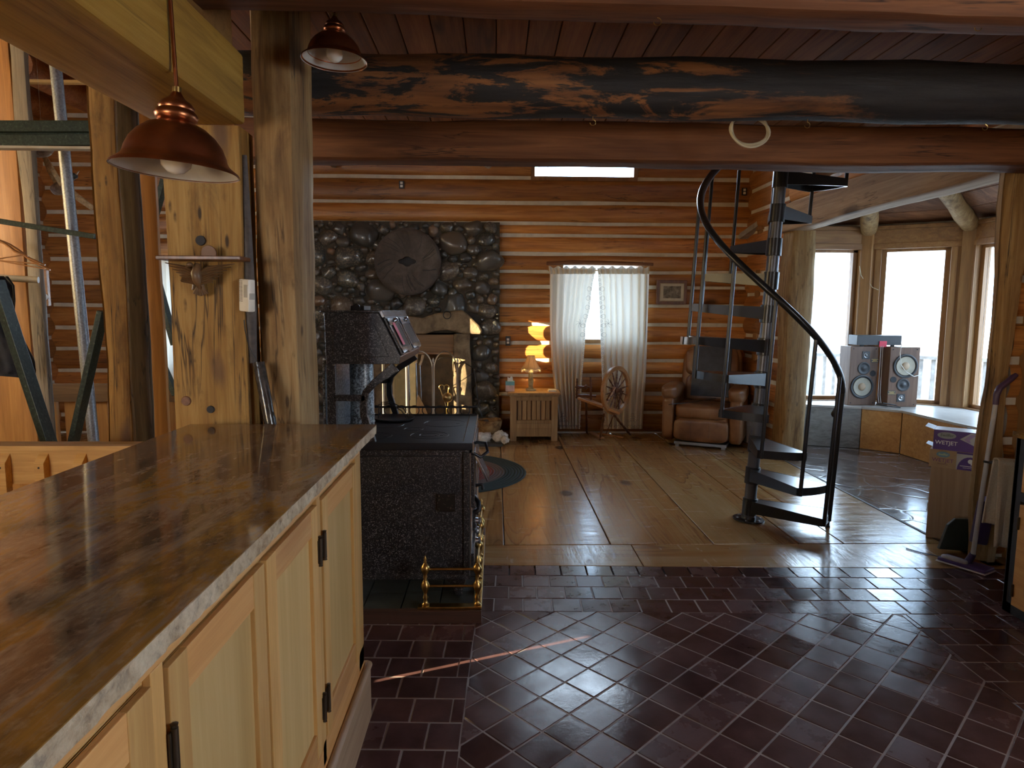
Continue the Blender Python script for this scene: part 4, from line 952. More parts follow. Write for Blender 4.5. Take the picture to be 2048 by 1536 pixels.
q.lathe([(.05, .037), (.045, .06), (.02, .08), (.035, .14), (.045, .18), (.02, .22), (.012, .26), (.02, .32), (.012, .36)], (a.x, 7.42, 0), 14); q.blob((a.x, 7.42, a.z), (.058, .058, .058), 0, 0)
q.build('andiron_body', M['brass'], ad, smooth=60)
q = MB()
for s in (-1, 1):
    c = P(883 if s < 0 else 893, 775, 7.44); q.tube(ringpts((c.x, 7.44, c.z), .03, 14, (s, 0, 0), (0, 0, 1), -.8, 4.0), .005, 6); q.tube([(c.x-s*.0+.02*s, 7.44, c.z), (a.x, 7.44, .3)], .005, 6)
q.build('scrolls', M['brass'], ad, smooth=60)
ft = thing('hearth_tools', 'bundle of wooden-handled brushes and fire tools standing before the screen', 'fire tools', (-.85, 7.15, .035))
hx = plain('pale_stick_handle', (.50, .34, .18), .6, var=.3, nsc=25)
for (x0, y0, x1, y1) in ((817, 730, 824, 712), (832, 726, 833, 699), (840, 730, 846, 710)):
    p, q_ = P(x0, y0, 7.15), P(x1, y1, 7.15); MB().tube([p, (p+q_)/2+Vector((.004, 0, 0)), q_], [.014, .012, .015], 8).build('handle', hx, ft, smooth=60)
    c = P(x0+3, 800, 7.15); MB().tube([p, c], .006, 6).build('tool_shaft', M['nickel'], ft, smooth=60)
bm_ = MB()
for k in range(22):
    t = (k-10.5)/10.5; p = P(836, 790, 7.15); q_ = P(846+t*14, 842, 7.13+.02*t); bm_.tube([p, (p+q_)/2+Vector((t*.01, 0, 0)), q_], .0035, 4)
bm_.build('broom_straw', plain('broom_straw', (.48, .26, .09), .8), ft)
cr = thing('fireplace_crane', 'thin black iron crane arm and poker leaning on the stones right of the jamb', 'iron tool', (-.15, 7.42, .035))
MB().tube([P(960, 745, 7.44), P(945, 735, 7.44), P(922, 722, 7.44), P(918, 716, 7.44), P(880, 716, 7.4), P(876, 720, 7.4)], .005, 6).tube([P(948, 745, 7.44), P(925, 760, 7.43), P(905, 772, 7.43)], .004, 6).build('crane_arm', M['black'], cr, smooth=60)
MB().tube([P(948, 740, 7.42), P(956, 800, 7.36), P(964, 833, 7.34)], .007, 8).build('poker', M['iron'], cr, smooth=60)
hz = .035
tg = thing('burl_trough', 'rough carved burl wood bowl sitting at the foot of the river stones', 'bowl', (-.08, 7.3, hz))
c = P(977, 848, 7.3)
q = MB(); pr = [(.0, .0), (.10, .0), (.125, .06), (.14, .13), (.155, .19), (.14, .20), (.12, .15), (.10, .09), (0, .07)]
q.lathe([(r, h+hz+.003) for r, h in pr], (c.x, 7.3, 0), 28)
q.v = [v+Vector((.012*noise.noise(v*9), .012*noise.noise(v*9+Vector((5, 0, 0))), .012*noise.noise(v*7)*(v.z > .1))) for v in q.v]
q.build('bowl', M['trough'], tg, smooth=60)
for i, (x, y, r, lab, m) in enumerate(((964, 869, (.115, .07, .055), 'flat grey and white rock lying on the hearth corner before the burl bowl', M['whiterock']), (1000, 866, (.075, .07, .065), 'knobbly white coral-like rock at the hearth corner beside the oak cabinet', M['whiterock']), (1010, 873, (.045, .045, .045), 'smaller white knobbly rock at the very edge of the hearth slab', M['whiterock']))):
    p = P(x, y, 7.05); tag(MB().blob((p.x, 7.05-.09*(i == 2), hz+r[2]*.85), r, 40+i, .45, 3, 1, 2.8).build('rock', m, smooth=70), lab, 'rock')
tag(MB().blob((P(972, 828, 7.34).x, 7.34, .20), (.035, .035, .03), 3, .2).build('rock', M['mortar'], smooth=70), 'small dark stone resting in the burl bowl', 'rock')
rug = MB(); rc = (-.47, 5.82)
rm = N('braided_rug'); sx = rm.n('Mapping'); sx.inputs['Location'].default_value = (0, 0, 0); rm.l(rm.tc.outputs['Object'], sx.inputs[0])
ln_ = rm.n('VectorMath', operation='LENGTH'); rm.l(sx.outputs[0], ln_.inputs[0])
cc = rm.ramp(rm.math('DIVIDE', ln_.outputs['Value'], .76), [(.10, (.06, .08, .07)), (.41, (.055, .075, .07)), (.43, (.26, .06, .05)), (.59, (.28, .07, .055)), (.61, (.17, .12, .11)), (.72, (.18, .135, .12)), (.74, (.04, .065, .065)), (1, (.045, .072, .075))])
band = rm.math('SINE', rm.math('MULTIPLY', ln_.outputs['Value'], 2*math.pi/.028)); cc = rm.mix(rm.ramp(band, [(.0, (.45,)*3), (.35, (0, 0, 0))]), cc, (.01, .012, .012)); rm.bump(band, .5, .006)
pr = [(0.001, .0)]; 
for k in range(27): r = .028*k; pr += [(r+.003, .004), (r+.014, .011), (r+.025, .004)]
pr[-1] = (.75, .001)
rg2 = thing('round_rug', 'round braided rug in dark green, red and grey on the plank floor', 'rug', (*rc, .001))
MB().lathe([(r, h+.001) for r, h in pr], (*rc, 0), 64).build('braid', rm.out(cc, .95), rg2, smooth=50)
# oak side cabinet, lamp, tissues
tc = thing('side_cabinet', 'small old oak cabinet with slatted panel front under the lamp', 'cabinet', (.44, 7.47, 0))
TX0, TX1, TY0, TY1 = .165, .695, 7.25, 7.68
q = MB(); q.tint = 0; q.box(TX0+.02, TX1-.02, TY0+.034, TY1, .05, .50); q.build('carcass', M['walnut'], tc)
q = MB(); q.box(TX0-.03, TX1+.03, TY0-.03, TY1+.01, .52, .545, .006); q.box(TX0-.01, TX1+.01, TY0-.012, TY1, .50, .52, .006); q.build('top', M['oak'], tc)
for x0, x1 in ((TX0, TX0+.07), (TX1-.07, TX1)):
    q = MB(); q.tint = .7; q.box(x0, x1, TY0, TY0+.05, .0, .50, .003); q.build('corner_post', M['oak'], tc)
    q = MB(); q.box(x0, x1, TY1-.05, TY1, .0, .06); q.build('foot', M['oak'], tc)
for k, (z0, z1) in enumerate(((.455, .50), (.20, .235), (.145, .198))): q = MB(); q.tint = .3+.2*k; q.box(TX0+.07, TX1-.07, TY0+.004, TY0+.034, z0, z1, .002); q.build('front_rail', M['oak'], tc)
for k in range(7):
    x = TX0+.085+k*.0525; q = MB(); q.tint = [.2, .9, .3, .8, .5, .95, .25][k]; q.box(x, x+.040+.006*(k % 2), TY0+.018+(.008 if k % 2 else 0), TY0+.033, .235, .455, .002); q.build('front_slat', M['oak'], tc)
MB().box(TX0+.07, TX1-.07, TY0+.006, TY0+.022, .05, .145, .003).build('drawer_front', M['oak'], tc)
lp = thing('table_lamp', 'small lit table lamp with scalloped fringed cream shade and onyx column', 'lamp', (.40, 7.45, .545))
lx = P(1062, 720, 7.45); lx0 = lx.x
MB().box(lx0-.055, lx0+.055, 7.395, 7.505, .5455, .565, .004).lathe([(.035, .565), (.03, .58), (.022, .59), (.026, .60), (.03, .66), (.024, .74), (.03, .755), (.018, .77), (.012, .78)], (lx0, 7.45, 0), 18).build('onyx_column', rough_stone('onyx', (.18, .15, .09), (.38, .34, .22), (.5, .47, .36), 10), lp, smooth=50)
MB().tube([(lx0, 7.45, .78), (lx0, 7.45, .90)], .006, 8).build('lamp_stem', M['brass'], lp)
shm = bpy.data.materials.new('lamp_shade_cloth'); shm.use_nodes = True; nt_ = shm.node_tree; p_ = nt_.nodes['Principled BSDF']; p_.inputs['Base Color'].default_value = (.75, .62, .38, 1); p_.inputs['Roughness'].default_value = .8; p_.inputs['Transmission Weight'].default_value = 0
trn = nt_.nodes.new('ShaderNodeBsdfTranslucent'); trn.inputs[0].default_value = (.8, .62, .36, 1); mx = nt_.nodes.new('ShaderNodeMixShader'); mx.inputs[0].default_value = .35; nt_.links.new(p_.outputs[0], mx.inputs[1]); nt_.links.new(trn.outputs[0], mx.inputs[2]); nt_.links.new(mx.outputs[0], nt_.nodes['Material Output'].inputs[0])
q = MB(); ns = 64
def shade(u, v):
    a = 2*math.pi*u; z = .80+.145*v; sc1 = abs(math.sin(a*4)); r = .112*(1-v)+.042*v+.012*math.sin(v*math.pi)*0-.012*(v*(1-v))*4
    r *= 1-.06*(1-sc1)*(1-v*.3); zz = z-(.012*sc1)*(1-v)**3
    return Vector((lx0+r*math.cos(a), 7.45+r*math.sin(a), zz))
q.grid(shade, ns, 8); q.build('lamp_shade', shm, lp, smooth=60, solid=.002)
q = MB()
for k in range(72):
    a = 2*math.pi*k/72; p = shade(k/72, 0); q.tube([p, p+Vector((.003*math.cos(a), .003*math.sin(a), -.028))], .0028, 4)
q.build('fringe', plain('cream_fringe', (.72, .66, .50), .8), lp)
q = MB()
for k in range(8): q.tube([shade((k+.5)/8, v/6)+Vector((0, 0, 0)) for v in range(7)], .0018, 4)
q.build('shade_piping', plain('brown_piping', (.25, .16, .07), .7), lp)
l = lamp('POINT', 'table_lamp_bulb', (lx0, 7.45, .86), None, 4.5, (1, .60, .20), r=.02); l.parent = None
tb_ = thing('tissue_box', 'white, blue and coral tissue box with a tissue sticking up, left of the lamp', 'tissue box', (.2, 7.40, .545))
p = P(1020, 765, 7.40).x; MB().box(p-.05, p+.05, 7.35, 7.46, .5455, .655, .002).build('carton', plain('coral_white_print', (.66, .45, .38), .6, var=.3, nsc=14), tb_)
MB().box(p-.0505, p+.0505, 7.349, 7.461, .615, .6555, .001).build('blue_band', plain('turquoise_print', (.16, .42, .50), .5), tb_)
MB().prism([(p-.03, .655), (p+.035, .655), (p+.03, .70), (p+.012, .715), (p-.005, .692), (p-.028, .705)], 7.40, 7.408).build('tissue', M['paperw'], tb_, bevel=.002)
p = P(1105, 775, 7.38).x; tag(MB().box(p-.05, p+.035, 7.33, 7.45, .5455, .556, .002).box(p-.045, p+.04, 7.325, 7.44, .557, .567, .002).build('notepads', M['paperw']), 'small stack of white notepads on the right corner of the oak cabinet', 'notepad')
# ---------------- curtains ----------------
def cloth(name, col, trans, a=.6):
    m = bpy.data.materials.new(name); m.use_nodes = True; t = m.node_tree; p = t.nodes['Principled BSDF']; p.inputs['Base Color'].default_value = (*col, 1); p.inputs['Roughness'].default_value = .9
    x = t.nodes.new('ShaderNodeBsdfTranslucent'); x.inputs[0].default_value = (*trans, 1); k = t.nodes.new('ShaderNodeMixShader'); k.inputs[0].default_value = a
    y = t.nodes.new('ShaderNodeBsdfTransparent'); k2 = t.nodes.new('ShaderNodeMixShader'); k2.inputs[0].default_value = .012
    t.links.new(p.outputs[0], k.inputs[1]); t.links.new(x.outputs[0], k.inputs[2]); t.links.new(k.outputs[0], k2.inputs[1]); t.links.new(y.outputs[0], k2.inputs[2]); t.links.new(k2.outputs[0], t.nodes['Material Output'].inputs[0]); return m
M['curtain'] = cloth('cream_curtain_cloth', (.78, .71, .58), (.72, .68, .58), .22)
M['lace'] = plain('curtain_lace_thread', (.36, .33, .29), .8)
def interp(tab, y):
    for (y0, x0), (y1, x1) in zip(tab, tab[1:]):
        if y <= y1: return x0+(x1-x0)*max(0, (y-y0))/(y1-y0)
    return tab[-1][1]
def curtain(L, R_, Y, label, seed, top=538, bot=858, folds=7, mat=None, gath=True, par=None):
    th = bpy.data.objects.new('curtain_panel', None); COL.objects.link(th); th.parent = par; th.location = P((L[0][1]+R_[0][1])/2, top, Y)-par.location
    def fn(u, v):
        y = bot+(top-bot)*v; xl, xr = interp(L, y), interp(R_, y)
        ph = u*folds*2*math.pi+1.2*math.sin(u*9+seed); amp = .028*(1-.45*v)
        uu = u+.01*math.sin(ph)
        p = P(xl+(xr-xl)*uu, y, Y+amp*math.sin(ph)+.012*noise.noise(Vector((u*14, v*3, seed))))
        p.z = max(p.z, .012)
        if v > .93: p.z += .012*noise.noise(Vector((u*30, 0, seed)))
        return p
    MB().grid(fn, 90, 40).build('cloth', mat or M['curtain'], th, smooth=180)
    if gath:
        def hd(u, v):
            y = top+10-14*v; p = P(interp(L, top)-2*v+(interp(R_, top)-interp(L, top)+3*v)*u, y, Y-.02-.018*math.sin(u*folds*9)-.01*v); p.z += .012*math.sin(u*folds*5+seed)*v; return p
        MB().grid(hd, 90, 5).build('gathered_heading', mat or M['curtain'], th, smooth=180)
    return th, fn
WCT = thing('window_curtains', 'pair of cream lace-edged curtains over the back wall window behind the spinning wheel', 'curtains', P(1198, 541, 7.61))
WC3 = thing('cream_curtain', 'narrow strip of plain cream curtain glimpsed between the left posts', 'curtains', P(300, 520, 7.6))
cl1, f1 = curtain([(534, 1099), (640, 1099), (720, 1102), (790, 1110), (860, 1117)], [(534, 1192), (580, 1184), (620, 1180), (650, 1172), (690, 1170), (760, 1164), (860, 1160)], 7.60, 'left cream lace-edged curtain panel hanging over the back wall window', 1, par=WCT)
cl2, f2 = curtain([(534, 1196), (620, 1200), (690, 1202), (760, 1205), (860, 1208)], [(534, 1298), (640, 1295), (740, 1292), (860, 1284)], 7.60, 'right cream lace-edged curtain panel behind the spinning wheel', 4, par=WCT)
for th, fn, edge, sg in ((cl1, f1, 1.0, -1), (cl2, f2, 0.0, 1)):
    q = MB()
    for k in range(34):
        v = .02+.94*k/33; p = fn(edge, v)+Vector((sg*.012, -.035, 0)); q.tube(ringpts(p, .013, 8), .0016, 4, cap=False)
        if k % 2 == 0 and 18 < k < 32:
            q.tube(ringpts(p+Vector((sg*.024, 0, 0)), .026, 10), .0018, 4, cap=False)
    for k in range(12):     # bottom scallops and sprig
        u = (k+.5)/12; p = fn(u, .012)+Vector((0, -.035, .012)); q.tube(ringpts(p, .017, 10, a0=-.3, a1=3.5), .0022, 4)
    uc = .25 if sg < 0 else .72
    pc = fn(uc, .06)+Vector((0, -.04, 0))
    for (dx, dz, r) in ((0, .06, .016), (-.02, .03, .014), (.02, .03, .014), (0, .0, .018), (-.035, -.01, .014), (.035, -.01, .014)): q.tube(ringpts(pc+Vector((dx, 0, dz)), r, 10), .0025, 4)
    pc = fn(.82 if sg < 0 else .16, .66)+Vector((0, -.04, 0))
    for k in range(7):
        a = math.pi*(.2+k*.27); q.tube([pc, pc+Vector((math.cos(a)*.03-sg*.0, 0, math.sin(a)*.03)), pc+Vector((math.cos(a+.3)*.05, 0, math.sin(a+.3)*.05))], .0016, 4)
    q.build('lace_trim', M['lace'], th)
MB().tube([P(1096, 541, 7.61), P(1300, 541, 7.61)], .008, 8).build('curtain_rod', M['brass'], WCT, smooth=60)
tag(MB().tube([P(1093, 527, 7.66), P(1150, 525, 7.65), P(1240, 527, 7.65), P(1306, 529, 7.66)], [.022, .026, .025, .020], 10).build('live_edge_lintel', M['beam'], smooth=60), 'rough live-edge board fixed above the curtained window', 'board')
c3, f3 = curtain([(500, 270), (860, 270)], [(500, 352), (860, 362)], 7.60, 'cream curtain strip glimpsed between the left posts', 6, 514, 770, 3, None, False, par=WC3)
MB().tube([P(262, 514, 7.62), P(430, 514, 7.62)], .008, 8).tube([P(300, 514, 7.62), P(300, 514, 7.74)], .006, 6).build('curtain_rod', M['brass'], WC3)
# ---------------- wall things ----------------
def outlet(px, py, label, Y=7.69, nrm=None, hgt=.085):
    p = P(px, py, Y); t = thing('wall_outlet', label, 'outlet', p)
    MB().box(p.x-.028, p.x+.028, Y, Y+.02, p.z-hgt/2, p.z+hgt/2, .002).build('dark_box', M['blacksat'], t)
    q = MB(); 
    for dz in (-.018, .018): q.box(p.x-.014, p.x+.014, Y-.006, Y, p.z+dz-.013, p.z+dz+.013, .004)
    q.build('socket', M['white'], t)
outlet(1016, 682, 'dark wall outlet between the river stones and the lamp', hgt=.11); outlet(803, 369, 'dark wall outlet high on the logs above the millstone'); outlet(1489, 383, 'dark wall outlet high near the corner behind the stair pole', 7.70)
pf = thing('framed_picture', 'small dark-framed sepia picture on the logs between curtains and stair', 'picture', P(1343, 584, 7.66))
a, b_ = P(1314, 560, 7.66), P(1373, 609, 7.66); x0, x1, z0, z1 = a.x, b_.x, b_.z, a.z
MB().box(x0, x1, 7.655, 7.69, z0, z1, .006).build('frame', M['walnut'], pf)
MB().box(x0+.035, x1-.035, 7.650, 7.656, z0+.035, z1-.035, .002).build('gilt_lip', plain('gilt', (.30, .23, .13), .5, .3), pf)
MB().box(x0+.042, x1-.042, 7.648, 7.651, z0+.042, z1-.042).build('mat_board', plain('cream_mat', (.55, .50, .38), .8), pf)
MB().box(x0+.075, x1-.075, 7.646, 7.649, z0+.07, z1-.07).build('print', rough_stone('sepia_print', (.05, .045, .035), (.20, .18, .14), (.36, .33, .27), 22), pf)
for x, y, lab, col in ((668, 327, 'brown and white animal skull mount at the far left above the stone chimney', (.16, .10, .06)), (976, 329, 'pale bleached animal skull mounted on the logs beside the high window', (.44, .37, .27))):
    t = thing('skull_mount', lab, 'skull', P(x, y, 7.70)); c = P(x, y-12, 7.66); q = MB()
    q.blob((c.x, 7.66, c.z), (.075, .06, .06), 1, .2); q.blob((c.x, 7.625, c.z-.06), (.045, .05, .055), 2, .15); q.blob((c.x-.03, 7.56, c.z-.095), (.02, .03, .018), 3, .1, 2); q.blob((c.x+.03, 7.56, c.z-.095), (.02, .03, .018), 4, .1, 2)
    q.build('skull', plain('bone', col, .7, var=.3, nsc=20), t, smooth=70)
    q = MB()
    for s in (-1, 1): q.tube([(c.x+s*.06, 7.60, c.z+.01), (c.x+s*.12, 7.58, c.z-.005), (c.x+s*.15, 7.57, c.z+.05)], [.022, .018, .006], 8)
    q.build('horns', plain('horn', (.50, .38, .24), .5), t, smooth=60)

# ---------------- spinning wheel ----------------
sw = thing('spinning_wheel', 'antique wooden spinning wheel with turned spokes in front of the curtains', 'spinning wheel', (1.25, 7.15, 0))
WC = P(1232, 781, 7.15); wr = .252; ang = math.radians(46); U_ = Vector((math.cos(ang), math.sin(ang), 0)); NV = Vector((math.sin(ang), -math.cos(ang), 0)); Z = Vector((0, 0, 1))
q = MB(); n = 48; sec = [(-.026, .018), (-.010, .022), (.0, .018), (.010, .022), (.018, .016), (.018, -.016), (.010, -.022), (.0, -.018), (-.010, -.022), (-.026, -.018)]
vs = []; m = len(sec)
for k in range(n):
    a = 2*math.pi*k/n; d = U_*math.cos(a)+Z*math.sin(a); vs += [WC+d*(wr+r)+NV*h for r, h in sec]
q.add(vs, [(k*m+i, k*m+(i+1) % m, ((k+1) % n)*m+(i+1) % m, ((k+1) % n)*m+i) for k in range(n) for i in range(m)]); q.build('wheel_rim', M['cherry'], sw, smooth=50)
for k in range(14):
    a = 2*math.pi*(k+.3)/14; d = U_*math.cos(a)+Z*math.sin(a); L = wr-.045
    pr = [(.006, .02), (.011, .05), (.006, .065), (.011, .085), (.006, .10), (.006, .125), (.010, .14), (.006, .155), (.009, .17), (.005, .185), (.006, L+.015)]
    MB().lathe(pr, WC, 8, d).build('spoke', M['walnut'], sw, smooth=50)
MB().lathe([(.0, -.05), (.018, -.048), (.022, -.03), (.034, -.022), (.034, .022), (.022, .03), (.018, .05), (0, .052)], WC, 16, NV).tube([WC-NV*.08, WC+NV*.10], .006, 8).build('hub', M['walnut'], sw, smooth=50)
def turned(a, b, r=.014, name='leg', mat=None):
    a, b = Vector(a), Vector(b); d = b-a; L = d.length; pr = [(r*f, L*t) for t, f in ((0, .7), (.06, 1.1), (.12, .7), (.2, 1.2), (.35, .9), (.42, 1.3), (.48, .8), (.6, 1.15), (.75, .8), (.82, 1.2), (.9, .8), (1, .9))]
    MB().lathe(pr, a, 10, d).build(name, mat or M['walnut'], sw, smooth=50)
TA, TB = P(1158, 795, 7.2), P(1242, 826, 7.02)
q = MB(); q.obox(TA, TB, .115, .028, .004); q.build('table', M['cherry'], sw)
pm_ = lambda x, y, Y: P(x, y, Y)
turned((P(1172, 800, 7.24)), (GP(1174, 866)+Vector((0, 0, .0))))
turned((P(1208, 828, 7.06)), GP(1200, 880))
turned((P(1228, 830, 7.05)), GP(1261, 870))
turned(P(1206, 817, 7.0), P(1229, 776, 7.05), .016, 'wheel_upright'); turned(P(1236, 822, 7.2), P(1243, 776, 7.3), .013, 'wheel_upright')
MB().obox(P(1206, 817, 7.0), P(1230, 774, 7.05), .03, .02, .004).build('upright_board', M['cherry'], sw)
turned(P(1153, 797, 7.2), P(1154, 757, 7.2), .011, 'flyer_post'); turned(P(1182, 800, 7.16), P(1181, 754, 7.16), .011, 'flyer_post')
MB().lathe([(.006, 0), (.016, .02), (.024, .03), (.016, .045), (.012, .10), (.026, .115), (.026, .125), (.008, .14), (.006, .19)], P(1150, 774, 7.2), 12, (1, -.1, 0)).build('flyer_bobbin', M['walnut'], sw, smooth=40)
MB().lathe([(.012, 0), (.018, .03), (.012, .05), (.020, .10), (.012, .16), (.014, .22)], P(1152, 791, 7.2), 12, (1, -.15, -.02)).build('mother_bar', M['walnut'], sw, smooth=40)
a = GP(1181, 864, .03); b_ = GP(1205, 876, .03); MB().obox(a, b_, .05, .012).obox(GP(1196, 866, .03), GP(1246, 875, .03), .018, .012).build('treadle', M['cherry'], sw)
MB().tube([WC+NV*.09, GP(1212, 868, .05)], .005, 6).build('footman_rod', M['walnut'], sw)

# ---------------- recliner ----------------
rcl = thing('recliner', 'brown leather reclining armchair with padded arms in the corner', 'armchair', (2.34, 7.20, 0), math.radians(-26))
Rm = rcl.matrix_basis.copy()
def LB(): q = MB(); q.M = rcl_M; return q
bpy.context.view_layer.update(); rcl_M = Matrix.Translation((2.34, 7.20, 0)) @ Matrix.Rotation(math.radians(-26), 4, 'Z')
def pad(q, x0, x1, y0, y1, z0, z1, e=.45, seed=0, amp=.05): q.blob(((x0+x1)/2, (y0+y1)/2, (z0+z1)/2), ((x1-x0)/2, (y1-y0)/2, (z1-z0)/2), seed, amp, 4, e, 1.2)
le = M['leather']
q = LB(); pad(q, -.30, .30, -.36, .28, .06, .42, .3, 1); q.build('seat_base', le, rcl, smooth=80)
q = LB()
pad(q, -.285, .285, -.41, .1, .30, .465, .42, 2, .05)
for x in (-.095, .095): q.tube([(x, -.405, .33), (x, -.412, .38), (x, -.40, .44), (x, -.30, .462), (x, -.1, .47)], .0045, 6)
q.build('seat_cushion', le, rcl, smooth=80)
q = LB()
pad(q, -.285, .285, -.405, -.31, .07, .315, .40, 5, .05)
for x in (-.095, .095): q.tube([(x, -.400, .10), (x, -.410, .19), (x, -.400, .29)], .0045, 6)
q.build('footrest_panel', le, rcl, smooth=80)
for s in (-1, 1):
    q = LB(); pad(q, *sorted((s*.28, s*.42)), -.37, .30, .05, .56, .32, 9); o = q.build('arm', le, rcl, smooth=80)
    q = LB(); pad(q, *sorted((s*.255, s*.44)), -.39, .20, .50, .66, .55, 10, .12); q.build('arm_pad', le, o, smooth=80)
q = LB(); q.M = rcl_M @ Matrix.Translation((0, .27, .35)) @ Matrix.Rotation(math.radians(-12), 4, 'X')
pad(q, -.33, .33, -.06, .13, .0, .72, .4, 12, .06); pad(q, -.30, .30, -.13, .10, .36, .70, .5, 13, .1); pad(q, -.28, .28, -.14, .06, .05, .38, .5, 14, .1)
q.build('backrest', le, rcl, smooth=80)
q = LB(); q.M = rcl_M @ Matrix.Translation((0, .27, .35)) @ Matrix.Rotation(math.radians(-12), 4, 'X'); q.box(-.20, .22, -.155, -.128, .12, .69, .01); q.build('dark_headrest_cover', plain('dark_navy_cover', (.035, .04, .05), .55, var=.3), rcl, smooth=40)
q = LB(); q.box(-.27, .27, -.37, .30, .025, .055); q.box(-.26, -.22, -.36, -.32, 0, .03); q.box(.22, .26, -.36, -.32, 0, .03); q.box(-.26, -.22, .24, .28, 0, .03); q.box(.22, .26, .24, .28, 0, .03); q.build('base_frame', M['greysteel'], rcl)
q = LB(); q.tube([(-.44, -.30, .42), (-.30, -.40, .46), (-.1, -.2, .47), (.1, 0, .5)], .004, 6); q.build('power_cord', M['blacksat'], rcl, smooth=60)
wb = thing('waste_bin', 'small white waste bin with a clear plastic liner beside the recliner', 'bin', GP(1492, 892))
c = GP(1499, 884)
q = MB(); c2 = (c.x, c.y)
q.lathe([(.075, .002), (.10, .27), (.106, .275), (.10, .28), (.094, .27), (.07, .01), (0, .008)], (*c2, 0), 4); q.M = None
o = q.build('bin_body', plain('white_bin', (.62, .62, .58), .5), wb)
q = MB()
def bag(u, v): 
    a = 2*math.pi*u; r = .108+.016*noise.noise(Vector((math.cos(a)*4, math.sin(a)*4, v*3))); return Vector((c2[0]+r*math.cos(a), c2[1]+r*math.sin(a), .20+.13*v+.02*math.sin(a*5)*v))
q.grid(bag, 40, 6); q.build('liner', cloth('clear_bag', (.7, .7, .7), (.7, .7, .7), .4), wb, smooth=80)

# ---------------- speakers in the bay ----------------
def ring_mat(name, stops):
    return None
cone = plain('cream_speaker_cone', (.34, .31, .24), .6); dustc = plain('tan_dust_cap', (.38, .27, .17), .6)
def speaker(cx, cy, z0, rz, flip, label):
    Wd, Hh_, Dp = .31, .635, .21
    t = thing('speaker', label, 'speaker', (cx, cy, z0), rz); Mx = Matrix.Translation((cx, cy, z0)) @ Matrix.Rotation(rz, 4, 'Z')
    def B(): q = MB(); q.M = Mx; return q
    B().box(-Wd/2, Wd/2, 0, Dp, 0.001, Hh_, .004).build('cabinet', M['spk'], t)
    def fx(x): return -x if flip else x
    def fz(z): return Hh_-z if flip else z
    def drv(name, x, z, prof, mat, parent=t): return B().lathe(prof, (fx(x), 0, fz(z)), 36, (0, -1, 0)).build(name, mat, parent, smooth=50)
    w = drv('woofer', -.01, .20, [(0, .001), (.128, .001), (.128, .008), (.118, .012), (.108, .008), (.102, .003), (.0, .003)], M['blacksat'])
    drv('cone', -.01, .20, [(.100, .004), (.097, .010), (.06, .003), (.045, .0035), (.0, .0035)], cone, w); drv('dust_cap', -.01, .20, [(.042, .004), (.036, .012), (.02, .017), (0, .018)], dustc, w)
    m = drv('midrange', -.0, .40, [(0, .001), (.068, .001), (.068, .006), (.058, .009), (.050, .004), (.03, .003), (.02, .009), (0, .011)], M['blacksat'])
    B().box(fx(.015)-.042, fx(.015)+.042, -.004, .0, fz(.54)-.042, fz(.54)+.042, .003).build('tweeter_plate', M['blacksat'], t)
    drv('tweeter', .015, .54, [(.03, .004), (.026, .008), (.016, .004), (.010, .010), (0, .012)], M['greysteel'])
    drv('port', .105, .345, [(.032, .0), (.032, .003), (.026, .003), (.026, .0015), (0, .0015)], M['rubber'])
    lb = B(); lb.box(fx(.115)-.042, fx(.115)+.042, -.0025, 0, fz(.485)-.022, fz(.485)+.022, .001); o = lb.build('name_plate', plain('name_plate_black', (.04, .035, .03), .5), t)
    q = B()
    for r_, (a0, a1) in enumerate(((-.036, .036), (-.020, .020), (-.030, .030))):
        x = fx(.115)+a0; zz = fz(.485)+(.012-.011*r_)*(-1 if flip else 1)
        while x < fx(.115)+a1: q.box(x, x+.004, -.0033, -.0026, zz-.003, zz+.003); x += .0065
    q.build('plate_lettering', M['brass'], o)
    q = B()
    for sx in (-1, 1):
        for sz in (.025, Hh_-.025): q.lathe([(.006, .0), (.006, .004), (0, .006)], (sx*(Wd/2-.03), 0, sz), 8, (0, -1, 0))
    q.build('grille_pegs', M['rubber'], t); return t
sa_ = P(1723, 808, 6.98); speaker(sa_.x, 6.98, .451, math.radians(2), False, 'left wood-veneer three-way speaker on the bench, woofer at the bottom')
sb_ = P(1803, 812, 6.86); speaker(sb_.x, 6.86, .451, math.radians(-3), True, 'right wood-veneer three-way speaker standing upside down, woofer at the top')
cs = thing('centre_speaker', 'long black centre speaker lying across the two wooden speakers', 'speaker', (sa_.x+.25, 7.03, 1.0865))
a, b_ = P(1716, 667, 6.97).x, P(1805, 667, 6.97).x
MB().box(a, b_, 6.975, 7.15, 1.1, 1.205, .004).build('cabinet', M['blacksat'], cs)
q = MB(); q.box(a+.06, a+.09, 7.0, 7.03, 1.0865, 1.10); q.box(b_-.09, b_-.06, 7.0, 7.03, 1.0865, 1.10); q.build('foot', M['rubber'], cs)
p = P(1768, 688, 6.95); tag(MB().box(p.x-.04, p.x+.04, 6.965, 6.972, p.z-.035, p.z+.03, .001).build('red_tape', plain('red_tape', (.62, .02, .06), .5)), 'square of bright red tape hanging below the black centre speaker', 'tape')
tag(MB().tube([P(1803, 688, 6.83), P(1800, 706, 6.82), P(1801, 728, 6.82), P(1812, 744, 6.82), P(1828, 753, 6.82), P(1845, 748, 6.84)], .0045, 6).build('white_cable', M['paperw'], smooth=60), 'white cable drooping across the front of the right speaker', 'cable')
for x, lab in ((1762, 'thin white speaker wires hanging in the gap between the speakers, left strand'), (1766, 'thin white speaker wires hanging in the gap between the speakers, right strand')):
    tag(MB().tube([P(x, 692, 6.96), P(x-3, 740, 6.97), P(x-6, 790, 6.93), P(x-4, 806, 6.92)], .003, 5).build('speaker_wire', M['paperw'], smooth=60), lab, 'wire')
